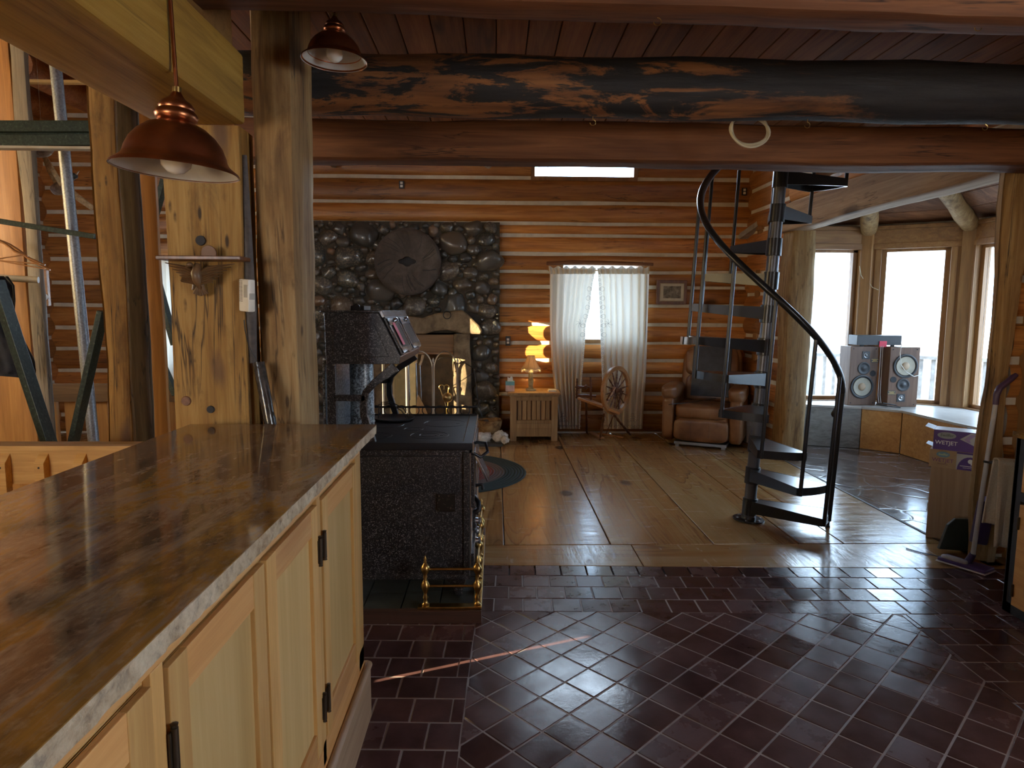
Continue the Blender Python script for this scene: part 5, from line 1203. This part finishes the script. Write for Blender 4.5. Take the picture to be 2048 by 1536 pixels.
tag(MB().tube([P(1752, 808, 6.8), P(1775, 812, 6.74), P(1800, 815, 6.74), P(1790, 810, 6.78), P(1765, 806, 6.8)], .007, 6).build('power_strip_cord', M['blacksat'], smooth=60), 'tangle of black cord on the bench between the two speakers', 'cord')
tag(MB().tube([P(1719, 532, 7.33), P(1722, 550, 7.31), P(1728, 560, 7.32)], .004, 5).tube([P(1735, 560, 7.3), P(1745, 575, 7.25), P(1757, 580, 7.24)], .004, 5).build('loose_wire', M['cream'], smooth=60), 'loose cream wire ends sticking out of the bay corner post', 'wire')
# ---------------- spiral stair ----------------
sp_ = thing('spiral_staircase', 'black metal spiral staircase with curved handrail in the middle of the great room', 'staircase', (1.775, 4.45, 0))
LEAN = Matrix.Translation((1.775, 4.45, 0)) @ Matrix.Rotation(math.radians(2.7), 4, 'Y')
def SB(): q = MB(); q.M = LEAN; return q
RS, RISE, Z1, A1, ST = .50, .223, .144, math.radians(-33), math.radians(-30)
NT = 12
dkm = plain('black_powder_coat', (.016, .017, .02), .28, .2)
gm = dkm
SB().lathe([(.0, 0.002), (.105, .002), (.105, .012), (.05, .013), (.046, .03), (.0, .03)], (0, 0, 0), 32).build('base_flange', dkm, sp_, smooth=40)
SB().tube([(0, 0, .0), (0, 0, 3.6)], .040, 20).build('centre_pole', plain('pole_steel', (.10, .10, .11), .35, .6), sp_, smooth=60)
q = SB()
for k in range(6):
    a = k*math.pi/3; q.lathe([(.009, .012), (.009, .018), (0, .020)], (.082*math.cos(a), .082*math.sin(a), 0), 8)
q.build('flange_bolts', M['greysteel'], sp_)
for n_ in range(NT):
    z = Z1+RISE*n_; a = A1+ST*n_; hw = math.radians(17.5)
    q = SB(); m = 8
    arc = [(RS*math.cos(a-hw+2*hw*k/m), RS*math.sin(a-hw+2*hw*k/m)) for k in range(m+1)]
    pi_ = [(.045*math.cos(a+1.3), .045*math.sin(a+1.3)), (.045*math.cos(a-1.3), .045*math.sin(a-1.3))]
    poly = [pi_[1]]+arc+[pi_[0]]
    q.prism(poly, z-.006, z, 2); o = q.build('tread', dkm, sp_)
    # turned-down edge plates
    q = SB()
    for (p0, p1, h1) in ((poly[0], arc[0], .062), (poly[-1], arc[-1], .062)):
        d = Vector((p1[0]-p0[0], p1[1]-p0[1], 0)).normalized(); nn = Vector((-d.y, d.x, 0))*.0025
        A_, B_ = Vector((*p0, 0)), Vector((*p1, 0)); vs = []
        for zz0, zz1 in ((z-.085, z), ):
            vs = [A_-nn+Vector((0, 0, z-.085)), A_+nn+Vector((0, 0, z-.085)), B_+nn+Vector((0, 0, z-.05)), B_-nn+Vector((0, 0, z-.05)), A_-nn+Vector((0, 0, z+.001)), A_+nn+Vector((0, 0, z+.001)), B_+nn+Vector((0, 0, z+.001)), B_-nn+Vector((0, 0, z+.001))]
        q.add(vs, [(0, 3, 2, 1), (4, 5, 6, 7), (0, 1, 5, 4), (1, 2, 6, 5), (2, 3, 7, 6), (3, 0, 4, 7)])
    q.build('side_plates', dkm, o)
    q = SB(); vs = []
    for (x, y) in arc:
        s0, s1 = 1.0, 1.008; vs += [(x*s0, y*s0, z-.05), (x*s1, y*s1, z-.05), (x*s1, y*s1, z+.001), (x*s0, y*s0, z+.001)]
    q.add(vs, [(i*4+j, i*4+(j+1) % 4, (i+1)*4+(j+1) % 4, (i+1)*4+j) for i in range(m) for j in range(4)]+[(0, 1, 2, 3), (m*4+3, m*4+2, m*4+1, m*4)]); q.build('outer_lip', dkm, o)
    SB().lathe([(.041, z-.105), (.050, z-.103), (.050, z+.012), (.041, z+.014)], (0, 0, 0), 24).build('collar', dkm, o, smooth=40)
HR = .83
def hz_(a): return Z1+HR+RISE*(A1-a)/(-ST)*1.0
a0 = A1+math.radians(26); a1 = A1+ST*(NT-.2)
pts = [(RS*1.0*math.cos(a0+(a1-a0)*k/110), RS*math.sin(a0+(a1-a0)*k/110), hz_(a0+(a1-a0)*k/110)) for k in range(111)]
o = SB().tube(pts, .021, 10, sq=1.25).build('handrail', dkm, sp_, smooth=60)
for n_ in range(NT):
    for s in ((1,) if n_ else (1, 0)):
        a = A1+ST*n_+math.radians(15*s)
        if n_ and s == 0: continue
        zt = hz_(a)-.01; zb = Z1+RISE*n_-.05 if n_ else .0
        x, y = (RS+.006)*math.cos(a), (RS+.006)*math.sin(a)
        if n_: zb = Z1+RISE*(n_-1)-.05
        b = SB(); b.tube([(x, y, zb if not (n_ == 0 and s == 0) else .1), (x, y, zt)], .0125, 10); b.build('baluster', dkm, sp_, smooth=60)
        if n_ == 0 and s == 1:
            SB().lathe([(0, .002), (.042, .002), (.042, .010), (.016, .012), (.016, .035), (0, .035)], (x, y, 0), 20).build('baluster_foot', dkm, sp_, smooth=40)
a = A1+ST*5+math.radians(2); x, y = (RS+.02)*math.cos(a), (RS+.02)*math.sin(a)
SB().box(x-.05, x+.012, y-.03, y-.018, Z1+RISE*5-.055, Z1+RISE*5-.005).box(x-.05, x-.042, y-.03, y+.03, Z1+RISE*5-.055, Z1+RISE*5-.005).build('bare_bracket', M['greysteel'], sp_)

# ---------------- overhead small things ----------------
def coil(cx, cy, Y, r, label):
    c = P(cx, cy, Y); q = MB(); pts = []
    for k in range(70):
        a = 2*math.pi*k/34+1.2; rr = r*(1+.06*math.sin(k*.35)); pts.append((c.x+rr*math.cos(a), Y+.008*math.sin(k*.5), c.z+rr*.78*math.sin(a)-.01*(k > 34)))
    q.tube(pts, .0065, 6); return tag(q.build('cable_coil', M['cream'], smooth=60), label, 'cable')
coil(1499, 258, 3.12, .088, 'loop of cream cable hanging from the charred log beam')
hk = 0
for x, y, Y, where in ((1315, 45, 2.19, 'nearest beam, left of the pair'), (1955, 72, 2.19, 'nearest beam, far right'), (1186, 231, 2.98, 'charred beam above the high window'), (1615, 241, 2.98, 'charred beam just right of the cable loop'), (1971, 243, 2.98, 'charred beam near the right edge')):
    c = P(x, y, Y); zt = {2.19: 2.378, 2.98: 2.285}[Y]
    q = MB(); q.tube([(c.x, Y, zt+.01), (c.x, Y, zt-.006)]+[tuple(Vector((c.x, Y, zt-.018))+Vector((.012*math.cos(a), 0, .012*math.sin(a)))) for a in [math.pi/2-k*.42 for k in range(12)]], .0018, 5)
    tag(q.build('brass_hook', M['brass'], smooth=60), 'small brass cup hook screwed under the '+where, 'hook', 'brass cup hooks under the beams')

# ---------------- right edge ----------------
pb_ = thing('plywood_box', 'tall plain plywood box carrying the mop pad cartons beside the log post', 'box', (2.95, 4.05, 0))
q = MB(); q.M = Matrix.Translation((2.80, 4.09, 0)) @ Matrix.Rotation(math.radians(-40), 4, 'Z'); q.box(0, .30, 0, .20, 0, .47, .002).build('box_body', wood('tan_plywood', (.26, .16, .085), (.36, .235, .13), (.44, .31, .18), 'z', .5, .55, .3, .3, .05), pb_)
def carton(x0, x1, y0, y1, z0, z1, rz, body, name, label):
    cx, cy = (x0+x1)/2, (y0+y1)/2; t = thing(name, label, 'carton', (cx, cy, z0), rz); Mx = Matrix.Translation((2.785, 4.09, 0)) @ Matrix.Rotation(rz, 4, 'Z') @ Matrix.Translation((-2.80, -3.88, 0)); c0 = Mx @ Vector((cx, cy, z0)); t.location = c0
    def B(): q = MB(); q.M = Mx; return q
    B().box(x0, x1, y0, y1, z0, z1, .002).build('carton_body', body, t); return t, B, Mx
def text(s, loc, size, mat, parent, Mx, name='lettering', ext=.0006, italic=0, sx=1.0):
    cu = bpy.data.curves.new(name, 'FONT'); cu.body = s; cu.size = size; cu.extrude = ext; cu.align_x = 'CENTER'; cu.align_y = 'CENTER'; cu.shear = italic; cu.offset = size*.012
    tmp = bpy.data.objects.new('tmp', cu); COL.objects.link(tmp); dg = bpy.context.evaluated_depsgraph_get(); me = bpy.data.meshes.new_from_object(tmp.evaluated_get(dg)); bpy.data.objects.remove(tmp)
    T_ = Mx @ Matrix.Translation(loc) @ Matrix.Rotation(math.pi/2, 4, 'X') @ Matrix.Diagonal((sx, 1, 1, 1))
    q = MB(); q.add([T_ @ v.co for v in me.vertices], [tuple(p.vertices) for p in me.polygons]); return q.build(name, mat, parent)
purple = plain('purple_print', (.085, .025, .22), .45, var=.2, nsc=3); lil = plain('pale_print', (.45, .45, .48), .5); tanp = plain('tan_card', (.42, .29, .16), .65); navy = plain('navy_print', (.03, .03, .12), .45); dpur = plain('deep_purple', (.07, .02, .20), .5); lpur = plain('lilac_print', (.36, .27, .50), .5)
blk = plain('print_white', (.75, .75, .78), .5)
rz = math.radians(-40)
t, B, Mx = carton(2.80, 3.12, 3.88, 4.04, .4705, .585, rz, tanp, 'mop_pad_carton', 'open tan and purple mop pad carton under the purple one, on the plywood box')
B().box(2.945, 3.095, 3.8785, 3.8800, .472, .583).build('printed_panel', lil, t)
q = B(); q.prism([(2.95+.135*(.5-.5*math.cos(math.pi*k/12)), .472+.085*math.sin(math.pi*k/12)) for k in range(13)], 3.8772, 3.8786); o = q.build('purple_arch', dpur, t)
q = B(); q.lathe([(0, 0), (.014, .0), (.014, .001), (0, .001)], (3.018, 3.8772, .530), 16, (0, -1, 0)); q.box(3.02, 3.034, 3.8762, 3.8772, .508, .53); q.box(2.965, 3.07, 3.8764, 3.8772, .496, .500); q.box(2.98, 3.05, 3.8764, 3.8772, .486, .4885); q.build('arch_print', blk, o)
B().box(2.945, 3.095, 3.8780, 3.8786, .572, .583).build('top_stripe', dpur, t)
text('WETJET', (2.873, 3.8795, .518), .033, plain('brown_purple_ink', (.20, .07, .16), .5), t, Mx); text('WOOD', (2.873, 3.8795, .494), .016, plain('brown_ink', (.20, .10, .06), .5), t, Mx)
q = B(); q.lathe([(0, 0), (.036, 0), (.036, .0012), (0, .0012)], (2.873, 3.88, .556), 24, (0, -1, 0)); q.v = [Mx @ Vector((v2.x, v2.y, .556+(v2.z-.556)*.5)) for v2 in [Mx.inverted() @ v for v in q.v]]; q.build('logo_oval', plain('logo_blue', (.14, .28, .40), .5), t)
text('Swiffer', (2.873, 3.8782, .556), .019, plain('logo_green', (.55, .62, .30), .5), t, Mx, italic=.2)
t, B, Mx = carton(2.815, 3.115, 3.875, 4.03, .586, .712, rz, purple, 'mop_pad_carton', 'purple mop pad carton with an open flap, topmost of the two cartons')
B().box(3.113, 3.1155, 3.876, 4.029, .588, .710).build('navy_side', navy, t)
B().box(2.817, 3.113, 3.877, 4.028, .7115, .7130).build('pale_lid', plain('glossy_white_card', (.75, .78, .82), .25), t)
q = B(); q.add([(2.815, 3.875, .712), (2.815, 4.03, .712), (2.765, 4.03, .728), (2.765, 3.885, .726), (2.815, 3.875, .7135), (2.815, 4.03, .7135), (2.765, 4.03, .7295), (2.765, 3.885, .7275)], [(0, 1, 2, 3), (4, 7, 6, 5), (0, 3, 7, 4), (3, 2, 6, 7), (2, 1, 5, 6), (1, 0, 4, 5)])
q.add([(2.815, 3.885, .60), (2.815, 4.02, .60), (2.775, 4.01, .612), (2.775, 3.89, .614), (2.815, 3.885, .6015), (2.815, 4.02, .6015), (2.775, 4.01, .6135), (2.775, 3.89, .6155)], [(0, 1, 2, 3), (4, 7, 6, 5), (0, 3, 7, 4), (3, 2, 6, 7), (2, 1, 5, 6), (1, 0, 4, 5)])
q.build('open_flap', plain('white_card', (.7, .72, .74), .5), t)
q = B(); q.prism([(2.955, .665), (3.01, .708), (3.112, .708), (3.112, .60), (3.09, .60), (3.0, .645)], 3.8735, 3.8752); o = q.build('printed_pad', lil, t)
q = B(); q.prism([(2.975, .665), (3.01, .700), (3.04, .700), (3.005, .665), (3.015, .648), (3.0, .648)], 3.8722, 3.8736); q.build('pad_stripe', lpur, o)
q = B(); q.box(3.05, 3.10, 3.8722, 3.8736, .628, .655); q.build('small_pack', plain('blue_grey_print', (.30, .36, .50), .5), o)
text('WETJET', (2.885, 3.8742, .632), .034, blk, t, Mx)
q = B(); q.lathe([(0, 0), (.050, 0), (.050, .0012), (0, .0012)], (2.885, 3.875, .680), 24, (0, -1, 0)); q.v = [Mx @ Vector((v2.x, v2.y, .680+(v2.z-.680)*.42)) for v2 in [Mx.inverted() @ v for v in q.v]]; q.build('logo_oval', plain('logo_grey', (.30, .32, .36), .5), t)
text('Swiffer', (2.885, 3.8732, .681), .026, plain('logo_pale', (.10, .12, .10), .5), t, Mx, italic=.2)

mp = thing('spray_mop', 'grey and purple spray mop leaning on the log post', 'mop', GP(1935, 1140))
hb = P(1946, 1108, 3.56); ht = P(1992, 803, 3.62)
MB().tube([hb, ht], .0125, 12).build('mop_pole', plain('grey_tube', (.40, .38, .36), .4), mp, smooth=60)
MB().tube([ht-(ht-hb)*.02, P(1993, 790, 3.62), P(1999, 776, 3.62), P(2012, 766, 3.63), P(2024, 756, 3.63), P(2033, 749, 3.63)], [.015, .017, .018, .016, .017, .012], 12).build('grip', plain('dark_purple_grip', (.06, .03, .07), .4), mp, smooth=60)
g0 = GP(1938, 1132); ax_ = (GP(1968, 1143)-GP(1886, 1118)); ax_.z = 0; ax_.normalize(); ay_ = Vector((-ax_.y, ax_.x, 0)); c = GP(1930, 1134)
Mh = Matrix(((ax_.x, ay_.x, 0, c.x), (ax_.y, ay_.y, 0, c.y), (0, 0, 1, 0), (0, 0, 0, 1)))
q = MB(); q.M = Mh; q.box(-.125, .125, -.055, .055, .012, .030, .006); q.build('mop_head', plain('purple_plastic', (.07, .035, .13), .4), mp, smooth=40)
q = MB(); q.M = Mh; q.box(-.13, .13, -.062, .062, .006, .012, .002); q.build('mop_pad', M['paperw'], mp)
q = MB(); q.M = Mh; q.blob((-.045, -.028, .036), (.07, .02, .014), 1, .0, 3, .6); q.build('pad_clip', plain('grey_clip', (.42, .41, .38), .4), mp, smooth=70)
MB().tube([c+Vector((.01, 0, .02)), hb], [.022, .017], 10).build('swivel_neck', plain('purple_neck', (.05, .03, .09), .4), mp, smooth=60)
b0, b1 = hb.lerp(ht, .06)+Vector((.035, .02, 0)), hb.lerp(ht, .34)+Vector((.05, .02, 0))
MB().obox(b0, b1, .075, .06, .014, (0, 1, 0)).build('battery_housing', plain('deep_purple_plastic', (.035, .02, .07), .4), mp, smooth=40)
b2_, b3 = hb.lerp(ht, .19)+Vector((.085, .03, 0)), hb.lerp(ht, .36)+Vector((.095, .03, 0))
MB().obox(b2_, b3, .085, .055, .012, (0, 1, 0)).build('solution_bottle', plain('blue_violet_bottle', (.08, .09, .30), .3), mp, smooth=40)
tag(MB().tube([GP(1812, 1098)+Vector((0, 0, .004)), GP(1840, 1106)+Vector((0, 0, .004)), GP(1890, 1117)+Vector((0, 0, .005))], .003, 6).build('floor_cord', M['blacksat'], smooth=60), 'thin dark cord lying on the floor left of the mop head', 'cord')
dp = thing('dustpan', 'black dustpan leaning against the plywood box behind the mop', 'dustpan', (2.87, 3.9, 0))
q = MB(); p0 = P(1905, 1095, 3.85); 
q.prism([(2.70, .02), (2.745, .17), (2.79, .21), (2.98, .20), (3.0, .03), (2.88, .005)], 3.815, 3.835); q.build('pan', plain('dark_green_plastic', (.03, .04, .035), .4), dp, bevel=.004)
MB().tube([(2.90, 3.825, .2), (2.93, 3.82, .42)], .012, 8).build('pan_handle', M['blacksat'], dp, smooth=60)
bt_ = thing('dark_bottle', 'dark bottle with pale label behind the plywood box and log post', 'bottle', (3.2, 4.05, .47))
MB().lathe([(0, .001), (.03, .001), (.03, .15), (.011, .19), (.011, .24), (0, .24)], (3.06, 4.13, .47), 16).build('glass_body', M['blacksat'], bt_, smooth=50)
MB().lathe([(.0305, .04), (.0305, .11)], (3.06, 4.13, .47), 16, cap=False).build('label', M['paperw'], bt_, smooth=50)
# towel on a rail fixed to the wall cabinet, and the cabinet itself
rc_ = thing('side_cupboard', 'tall golden-brown wooden cupboard with a black frame at the right edge', 'cupboard', (2.85, 2.6, 0))
CX, CY1 = 2.50, 3.05
q = MB(); q.box(CX+.02, XR+.28, 1.2, CY1-.022, .02, .86); q.build('carcass', M['pine'], rc_)
q = MB()
q.box(CX, CX+.03, CY1-.05, CY1, 0, .86); q.box(CX, CX+.03, 1.2, CY1, .0, .05); q.box(CX, CX+.03, 1.2, CY1-.05, .56, .60); q.box(CX+.0, XR+.1, CY1-.02, CY1+.004, 0, .86); q.build('black_frame', plain('black_frame_paint', (.02, .02, .022), .5), rc_)
for y0 in (2.52, 2.03, 1.54):
    q = MB(); q.tint = .6; q.box(CX-.018, CX, y0, y0+.46, .055, .55, .003); q.tint = .2; q.box(CX-.022, CX-.018, y0+.07, y0+.39, .12, .48, .001); o = q.build('door', M['pineh'], rc_)
    for zz in (.13, .46): MB().tube([(CX-.024, y0+.452, zz-.03), (CX-.024, y0+.452, zz+.03)], .006, 8).build('hinge', M['bronze'], o)
    q = MB(); q.tint = .5; q.box(CX-.018, CX, y0, y0+.46, .61, .85, .003); q.build('drawer_front', M['pineh'], rc_)
MB().box(CX-.02, XR+.1, 1.18, CY1+.01, .86, .89, .003).build('cupboard_top', M['granite'], rc_)
tw_ = thing('towel_holder', 'black folding towel arm on the side of the right cupboard', 'towel rail', (2.8, 3.06, .8))
for k, (dx, dz) in enumerate(((0, 0), (.0, -.035))):
    MB().tube([P(2042, 926+k*10, 3.10), P(1998, 922+k*4, 3.16), P(1978, 925, 3.2), P(1968, 923, 3.2)], .006, 8).build('arm', M['black'], tw_, smooth=60)
ta, tb2 = P(1992, 921, 3.14), P(2043, 925, 3.12)
tl = thing('towel', 'beige terry towel draped over the black rail at the right edge', 'towel', (ta+tb2)/2)
bl, br_ = P(1979, 1090, 3.14), P(2024, 1094, 3.12)
def tw1(u, v):
    top_ = ta.lerp(tb2, u); bot_ = bl.lerp(br_, u); p = top_.lerp(bot_, v); p.y -= .018+.012*math.sin(u*9+v)*v; p.x += .006*math.sin(u*20)*v; return p
def tw2(u, v):
    top_ = ta.lerp(tb2, u); bot_ = P(1975, 1048, 3.16).lerp(P(2020, 1052, 3.14), u); p = top_.lerp(bot_, v); p.y += .018+.01*math.sin(u*7)*v; p.x -= .015*v; return p
q = MB(); q.grid(tw1, 24, 20); q.grid(tw2, 24, 20); q.grid(lambda u, v: (lambda t_: t_+Vector((0, -.018*math.cos(math.pi*v), .012*math.sin(math.pi*v))))(ta.lerp(tb2, u)), 24, 6); q.build('terry_cloth', M['terry'], tl, smooth=80, solid=.006)

# ---------------- left side ----------------
sr = thing('stair_railing', 'yellow pine railing with mitred square balusters behind the counter', 'railing', (-2.2, 3.1, 0))
q = MB(); q.box(-3.6, -1.25, 3.04, 3.085, .64, .820, .003); q.build('rail_board', M['orange_x'], sr)
MB().box(-3.6, -1.25, 3.03, 3.10, .820, .828, .001).build('rail_cap', M['brown_x'], sr)
bx_ = [P(x, 915, 3.02).x for x in (-50, 5, 62, 130, 200)]
for k in range(10):
    x = bx_[1]+(k-3)*.173; q = MB(); q.tint = .5
    q.prism([(3.04, .10), (3.04, .785), (3.0, .745), (3.0, .10)], x-.022, x+.022, 0); o = q.build('baluster', M['orange_x'], sr, bevel=.0015)
    MB().lathe([(0, 0), (.005, .0), (.005, .001), (0, .001)], (x, 2.9995, .725), 8, (0, -1, 0)).build('screw', M['bronze'], o)
MB().box(-3.6, -1.25, 3.045, 3.08, 0, .06).build('bottom_rail', M['orange_x'], sr)
br2 = thing('guard_bench', 'dark brown guard rail with short uprights in front of the left log wall', 'railing', (-3.5, 6.2, 0))
a, b_ = P(100, 767, 6.2), P(360, 767, 6.2); zt, zb = a.z, P(100, 803, 6.2).z
MB().box(a.x, b_.x+.4, 6.18, 6.22, zb, zt, .004).build('rail_board', M['brown_x'], br2)
for x in (104, 142, 206, 300, 340):
    p = P(x, 810, 6.24); q = MB(); q.box(p.x-.05, p.x+.05, 6.22, 6.26, 0, zb+.08, .003); q.build('upright', M['orange_z'], br2)
gp_ = thing('metal_pole', 'tall galvanised metal pole crossing the view at far left', 'pole', (-2.85, 4.6, 0))
MB().tube([P(196, 893, 4.4)+Vector((0, 0, -.53)), P(184, 850, 4.4), P(110, 120, 4.4), P(104, 60, 4.4)], .034, 16).build('pole_tube', M['galv'], gp_, smooth=60)
MB().lathe([(0, 0), (.07, 0), (.07, .01), (0, .01)], P(196, 893, 4.4)+Vector((0, 0, -.53)), 16).build('pole_base', M['galv'], gp_)
gf = thing('steel_frame', 'dark green angle-iron frame with crossing braces behind the railing', 'frame', (-2.6, 3.95, 0))
def ang_(pts, Y, w, h, name='brace', upv=(0, 1, 0)):
    a, b = P(*pts[0], Y), P(*pts[1], Y); MB().obox(a, b, w, h, .003, upv).build(name, M['greensteel'], gf)
q = MB(); a, b_ = P(-60, 253, 3.9), P(192, 253, 3.9); q.obox(a, b_, .03, .06, .003); a, b_ = P(-60, 282, 3.9), P(192, 280, 3.9); q.obox(a, b_, .03, .06, .003); q.obox(P(-60, 266, 3.93), P(192, 266, 3.93), .02, .10); o = q.build('double_crossbar', M['greensteel'], gf)
MB().box(P(-60, 292, 3.9).x, P(192, 292, 3.9).x, 3.885, 3.945, P(0, 297, 3.9).z, P(0, 292, 3.9).z).build('pale_underside', plain('primer', (.40, .36, .28), .5), gf)
ang_(((-40, 436), (195, 474)), 3.95, .03, .062, 'crossbar')
ang_(((-8, 560), (108, 915)), 3.85, .04, .088); ang_(((206, 622), (140, 915)), 3.9, .03, .075); ang_(((314, 560), (350, 690)), 4.2, .03, .06); ang_(((330, 360), (306, 440)), 4.2, .03, .06); ang_(((312, 700), (352, 790)), 4.2, .03, .05)
for x0 in (-3.15, ): MB().box(x0-.03, x0+.03, 3.87, 3.93, 0, 2.9).build('upright', M['greensteel'], gf)
# coats and hangers
rl_ = P(0, 551, 4.9); re_ = P(77, 560, 5.0)
tag(MB().tube([rl_+Vector((-.5, -.1, .01)), re_], .024, 14).build('closet_rod', plain('pale_rod', (.40, .33, .22), .5), smooth=60), 'pale round clothes rod ending in mid air below the wooden hangers', 'rod')
def hanger(dy, dx, tip, label):
    t = thing('coat_hanger', label, 'hanger', P(2, 505, 4.9+dy), 0, None)
    a = P(-35+dx, 478, 4.85+dy); b = P(tip[0], tip[1], 4.95+dy)
    pts = [a.lerp(b, k/10)+Vector((0, 0, .035*math.sin(math.pi*min(1, k/7)))) for k in range(11)]
    MB().tube(pts, [.018]*8+[.016, .014, .010], 8, sq=.5).build('shoulder_bar', M['cherry'], t, smooth=60)
    MB().tube([P(-20+dx, 520, 4.87+dy), P(tip[0]-10, tip[1]-2, 4.95+dy)], .005, 6).build('trouser_bar', M['cherry'], t)
    MB().tube([a+Vector((-.05, 0, .02)), a+Vector((-.04, 0, .10)), a+Vector((0, 0, .13)), a+Vector((.03, 0, .10))], .003, 6).build('hook', M['nickel'], t)
hanger(-.12, 0, (56, 512), 'nearest wooden coat hanger, dark curved shoulder'); hanger(0, 8, (90, 530), 'middle wooden coat hanger with the longest shoulder bar'); hanger(.1, 10, (100, 540), 'farthest wooden coat hanger ending lowest beside the pale grey post')
jk = thing('jacket', 'black jacket hanging at the far left edge behind the green frame', 'jacket', P(10, 650, 4.7))
q = MB()
def jf(u, v):
    ys = 552+208*v; xr = interp([(552, 8), (570, 22), (600, 24), (640, 22), (690, 48), (720, 64), (745, 68), (760, 60)], ys); a = math.pi*(u*1.0); xc = -60; rx = xr-xc
    return P(xc+rx*math.sin(a*.5+0), ys-(12*(1-u) if v > .95 else 0), 4.75-.12*math.cos(a*.5)*(1)+.02*noise.noise(Vector((u*8, v*9, 2))))
q.grid(jf, 30, 34); q.grid(lambda u, v: jf(u, v)+Vector((0, .22*(1-u)+.01, 0)), 30, 34); q.build('body', M['jacket'], jk, smooth=80)
# flying ducks
duckw = plain('duck_wing', (.42, .30, .16), .7, var=.35, nsc=50)
def duck(cx, cy, Y, s, label, wing):
    t = thing('mounted_duck', label, 'bird', P(cx, cy, Y)); c = P(cx, cy, Y); q = MB(); q.blob((c.x, Y, c.z), (.10*s, .07*s, .055*s), 2, .1, 3, 1, 1.5, -.3); q.build('body', plain('duck_body', (.30, .22, .15), .7, var=.4, nsc=30), t, smooth=70)
    MB().tube([(c.x, Y, c.z+.03), (c.x, Y, 4.995)], .0012, 4).build('hanging_wire', M['cream'], t)
    hx_, hy_ = wing['head']; h = P(hx_, hy_, Y-.03); q = MB(); q.tube([c+Vector((0, -.02, 0)), (c+h)/2, h], [.04*s, .026*s, .022*s], 8); q.blob(h, (.032*s, .03*s, .028*s), 1, .05, 2); q.build('head', plain('duck_head', (.03, .04, .04), .5), t, smooth=70)
    d = (h-c).normalized(); MB().tube([h+d*.02*s, h+d*.07*s], [.012*s, .004*s], 6).build('bill', plain('duck_bill', (.25, .17, .08), .5), t, smooth=60)
    for pts in wing['wings']:
        q = MB(); w = [P(x, y, Y+.04) for x, y in pts]
        for k in range(13):
            u = k/12; base = w[0].lerp(w[1], u); tip = base+(w[2]-w[1])*(.35+.65*u)
            q.obox(base+Vector((0, -.004*k*.5, 0)), tip+Vector((0, -.004*k*.5, 0)), .045*s, .006, .002, (0, 1, 0))
        q.build('wing', duckw, t, smooth=40)
duck(86, 302, 5.3, .8, 'mounted flying duck, upper one, with outspread tan wing left of the metal pole', {'head': (68, 296), 'wings': [[(84, 305), (112, 345), (128, 372)]]})
duck(124, 376, 5.5, .9, 'mounted flying duck, lower one, with wing sweeping right behind the pine post', {'head': (148, 352), 'wings': [[(128, 372), (160, 398), (190, 418)], [(118, 374), (104, 345), (96, 322)]]})
kb = thing('wall_handle_board', 'wooden board with white knob on the side logs near the grey post', 'board', P(93, 560, 6.3))
a, b_ = P(86, 540, 6.4), P(100, 612, 6.4); MB().box(a.x, b_.x, 6.38, 6.42, b_.z, a.z, .004).build('board', M['cherry'], kb)
MB().lathe([(0, 0), (.03, 0), (.034, .01), (.02, .02), (0, .022)], P(90, 594, 6.38), 16, (0, -1, 0)).build('white_knob', M['whiteen'], kb, smooth=50)
# log joist ends over the far left
for k in range(5):
    x = -4.9+.62*k
    tag(MB().tube([(x, 6.3, 3.62), (x, 7.70, 3.62)], .13, 14).build('log_joist', M['logend'], smooth=60), ('first', 'second', 'third', 'fourth', 'fifth')[k]+' dark round log joist from the left, high over the left room', 'joist', 'log joists high over the left room')
tag(MB().box(-5.0, -2.2, 6.28, 6.34, 3.46, 3.485).build('light_strip', M['orange_x']), 'thin pale orange wooden strip under the dark log joists at upper left', 'strip')
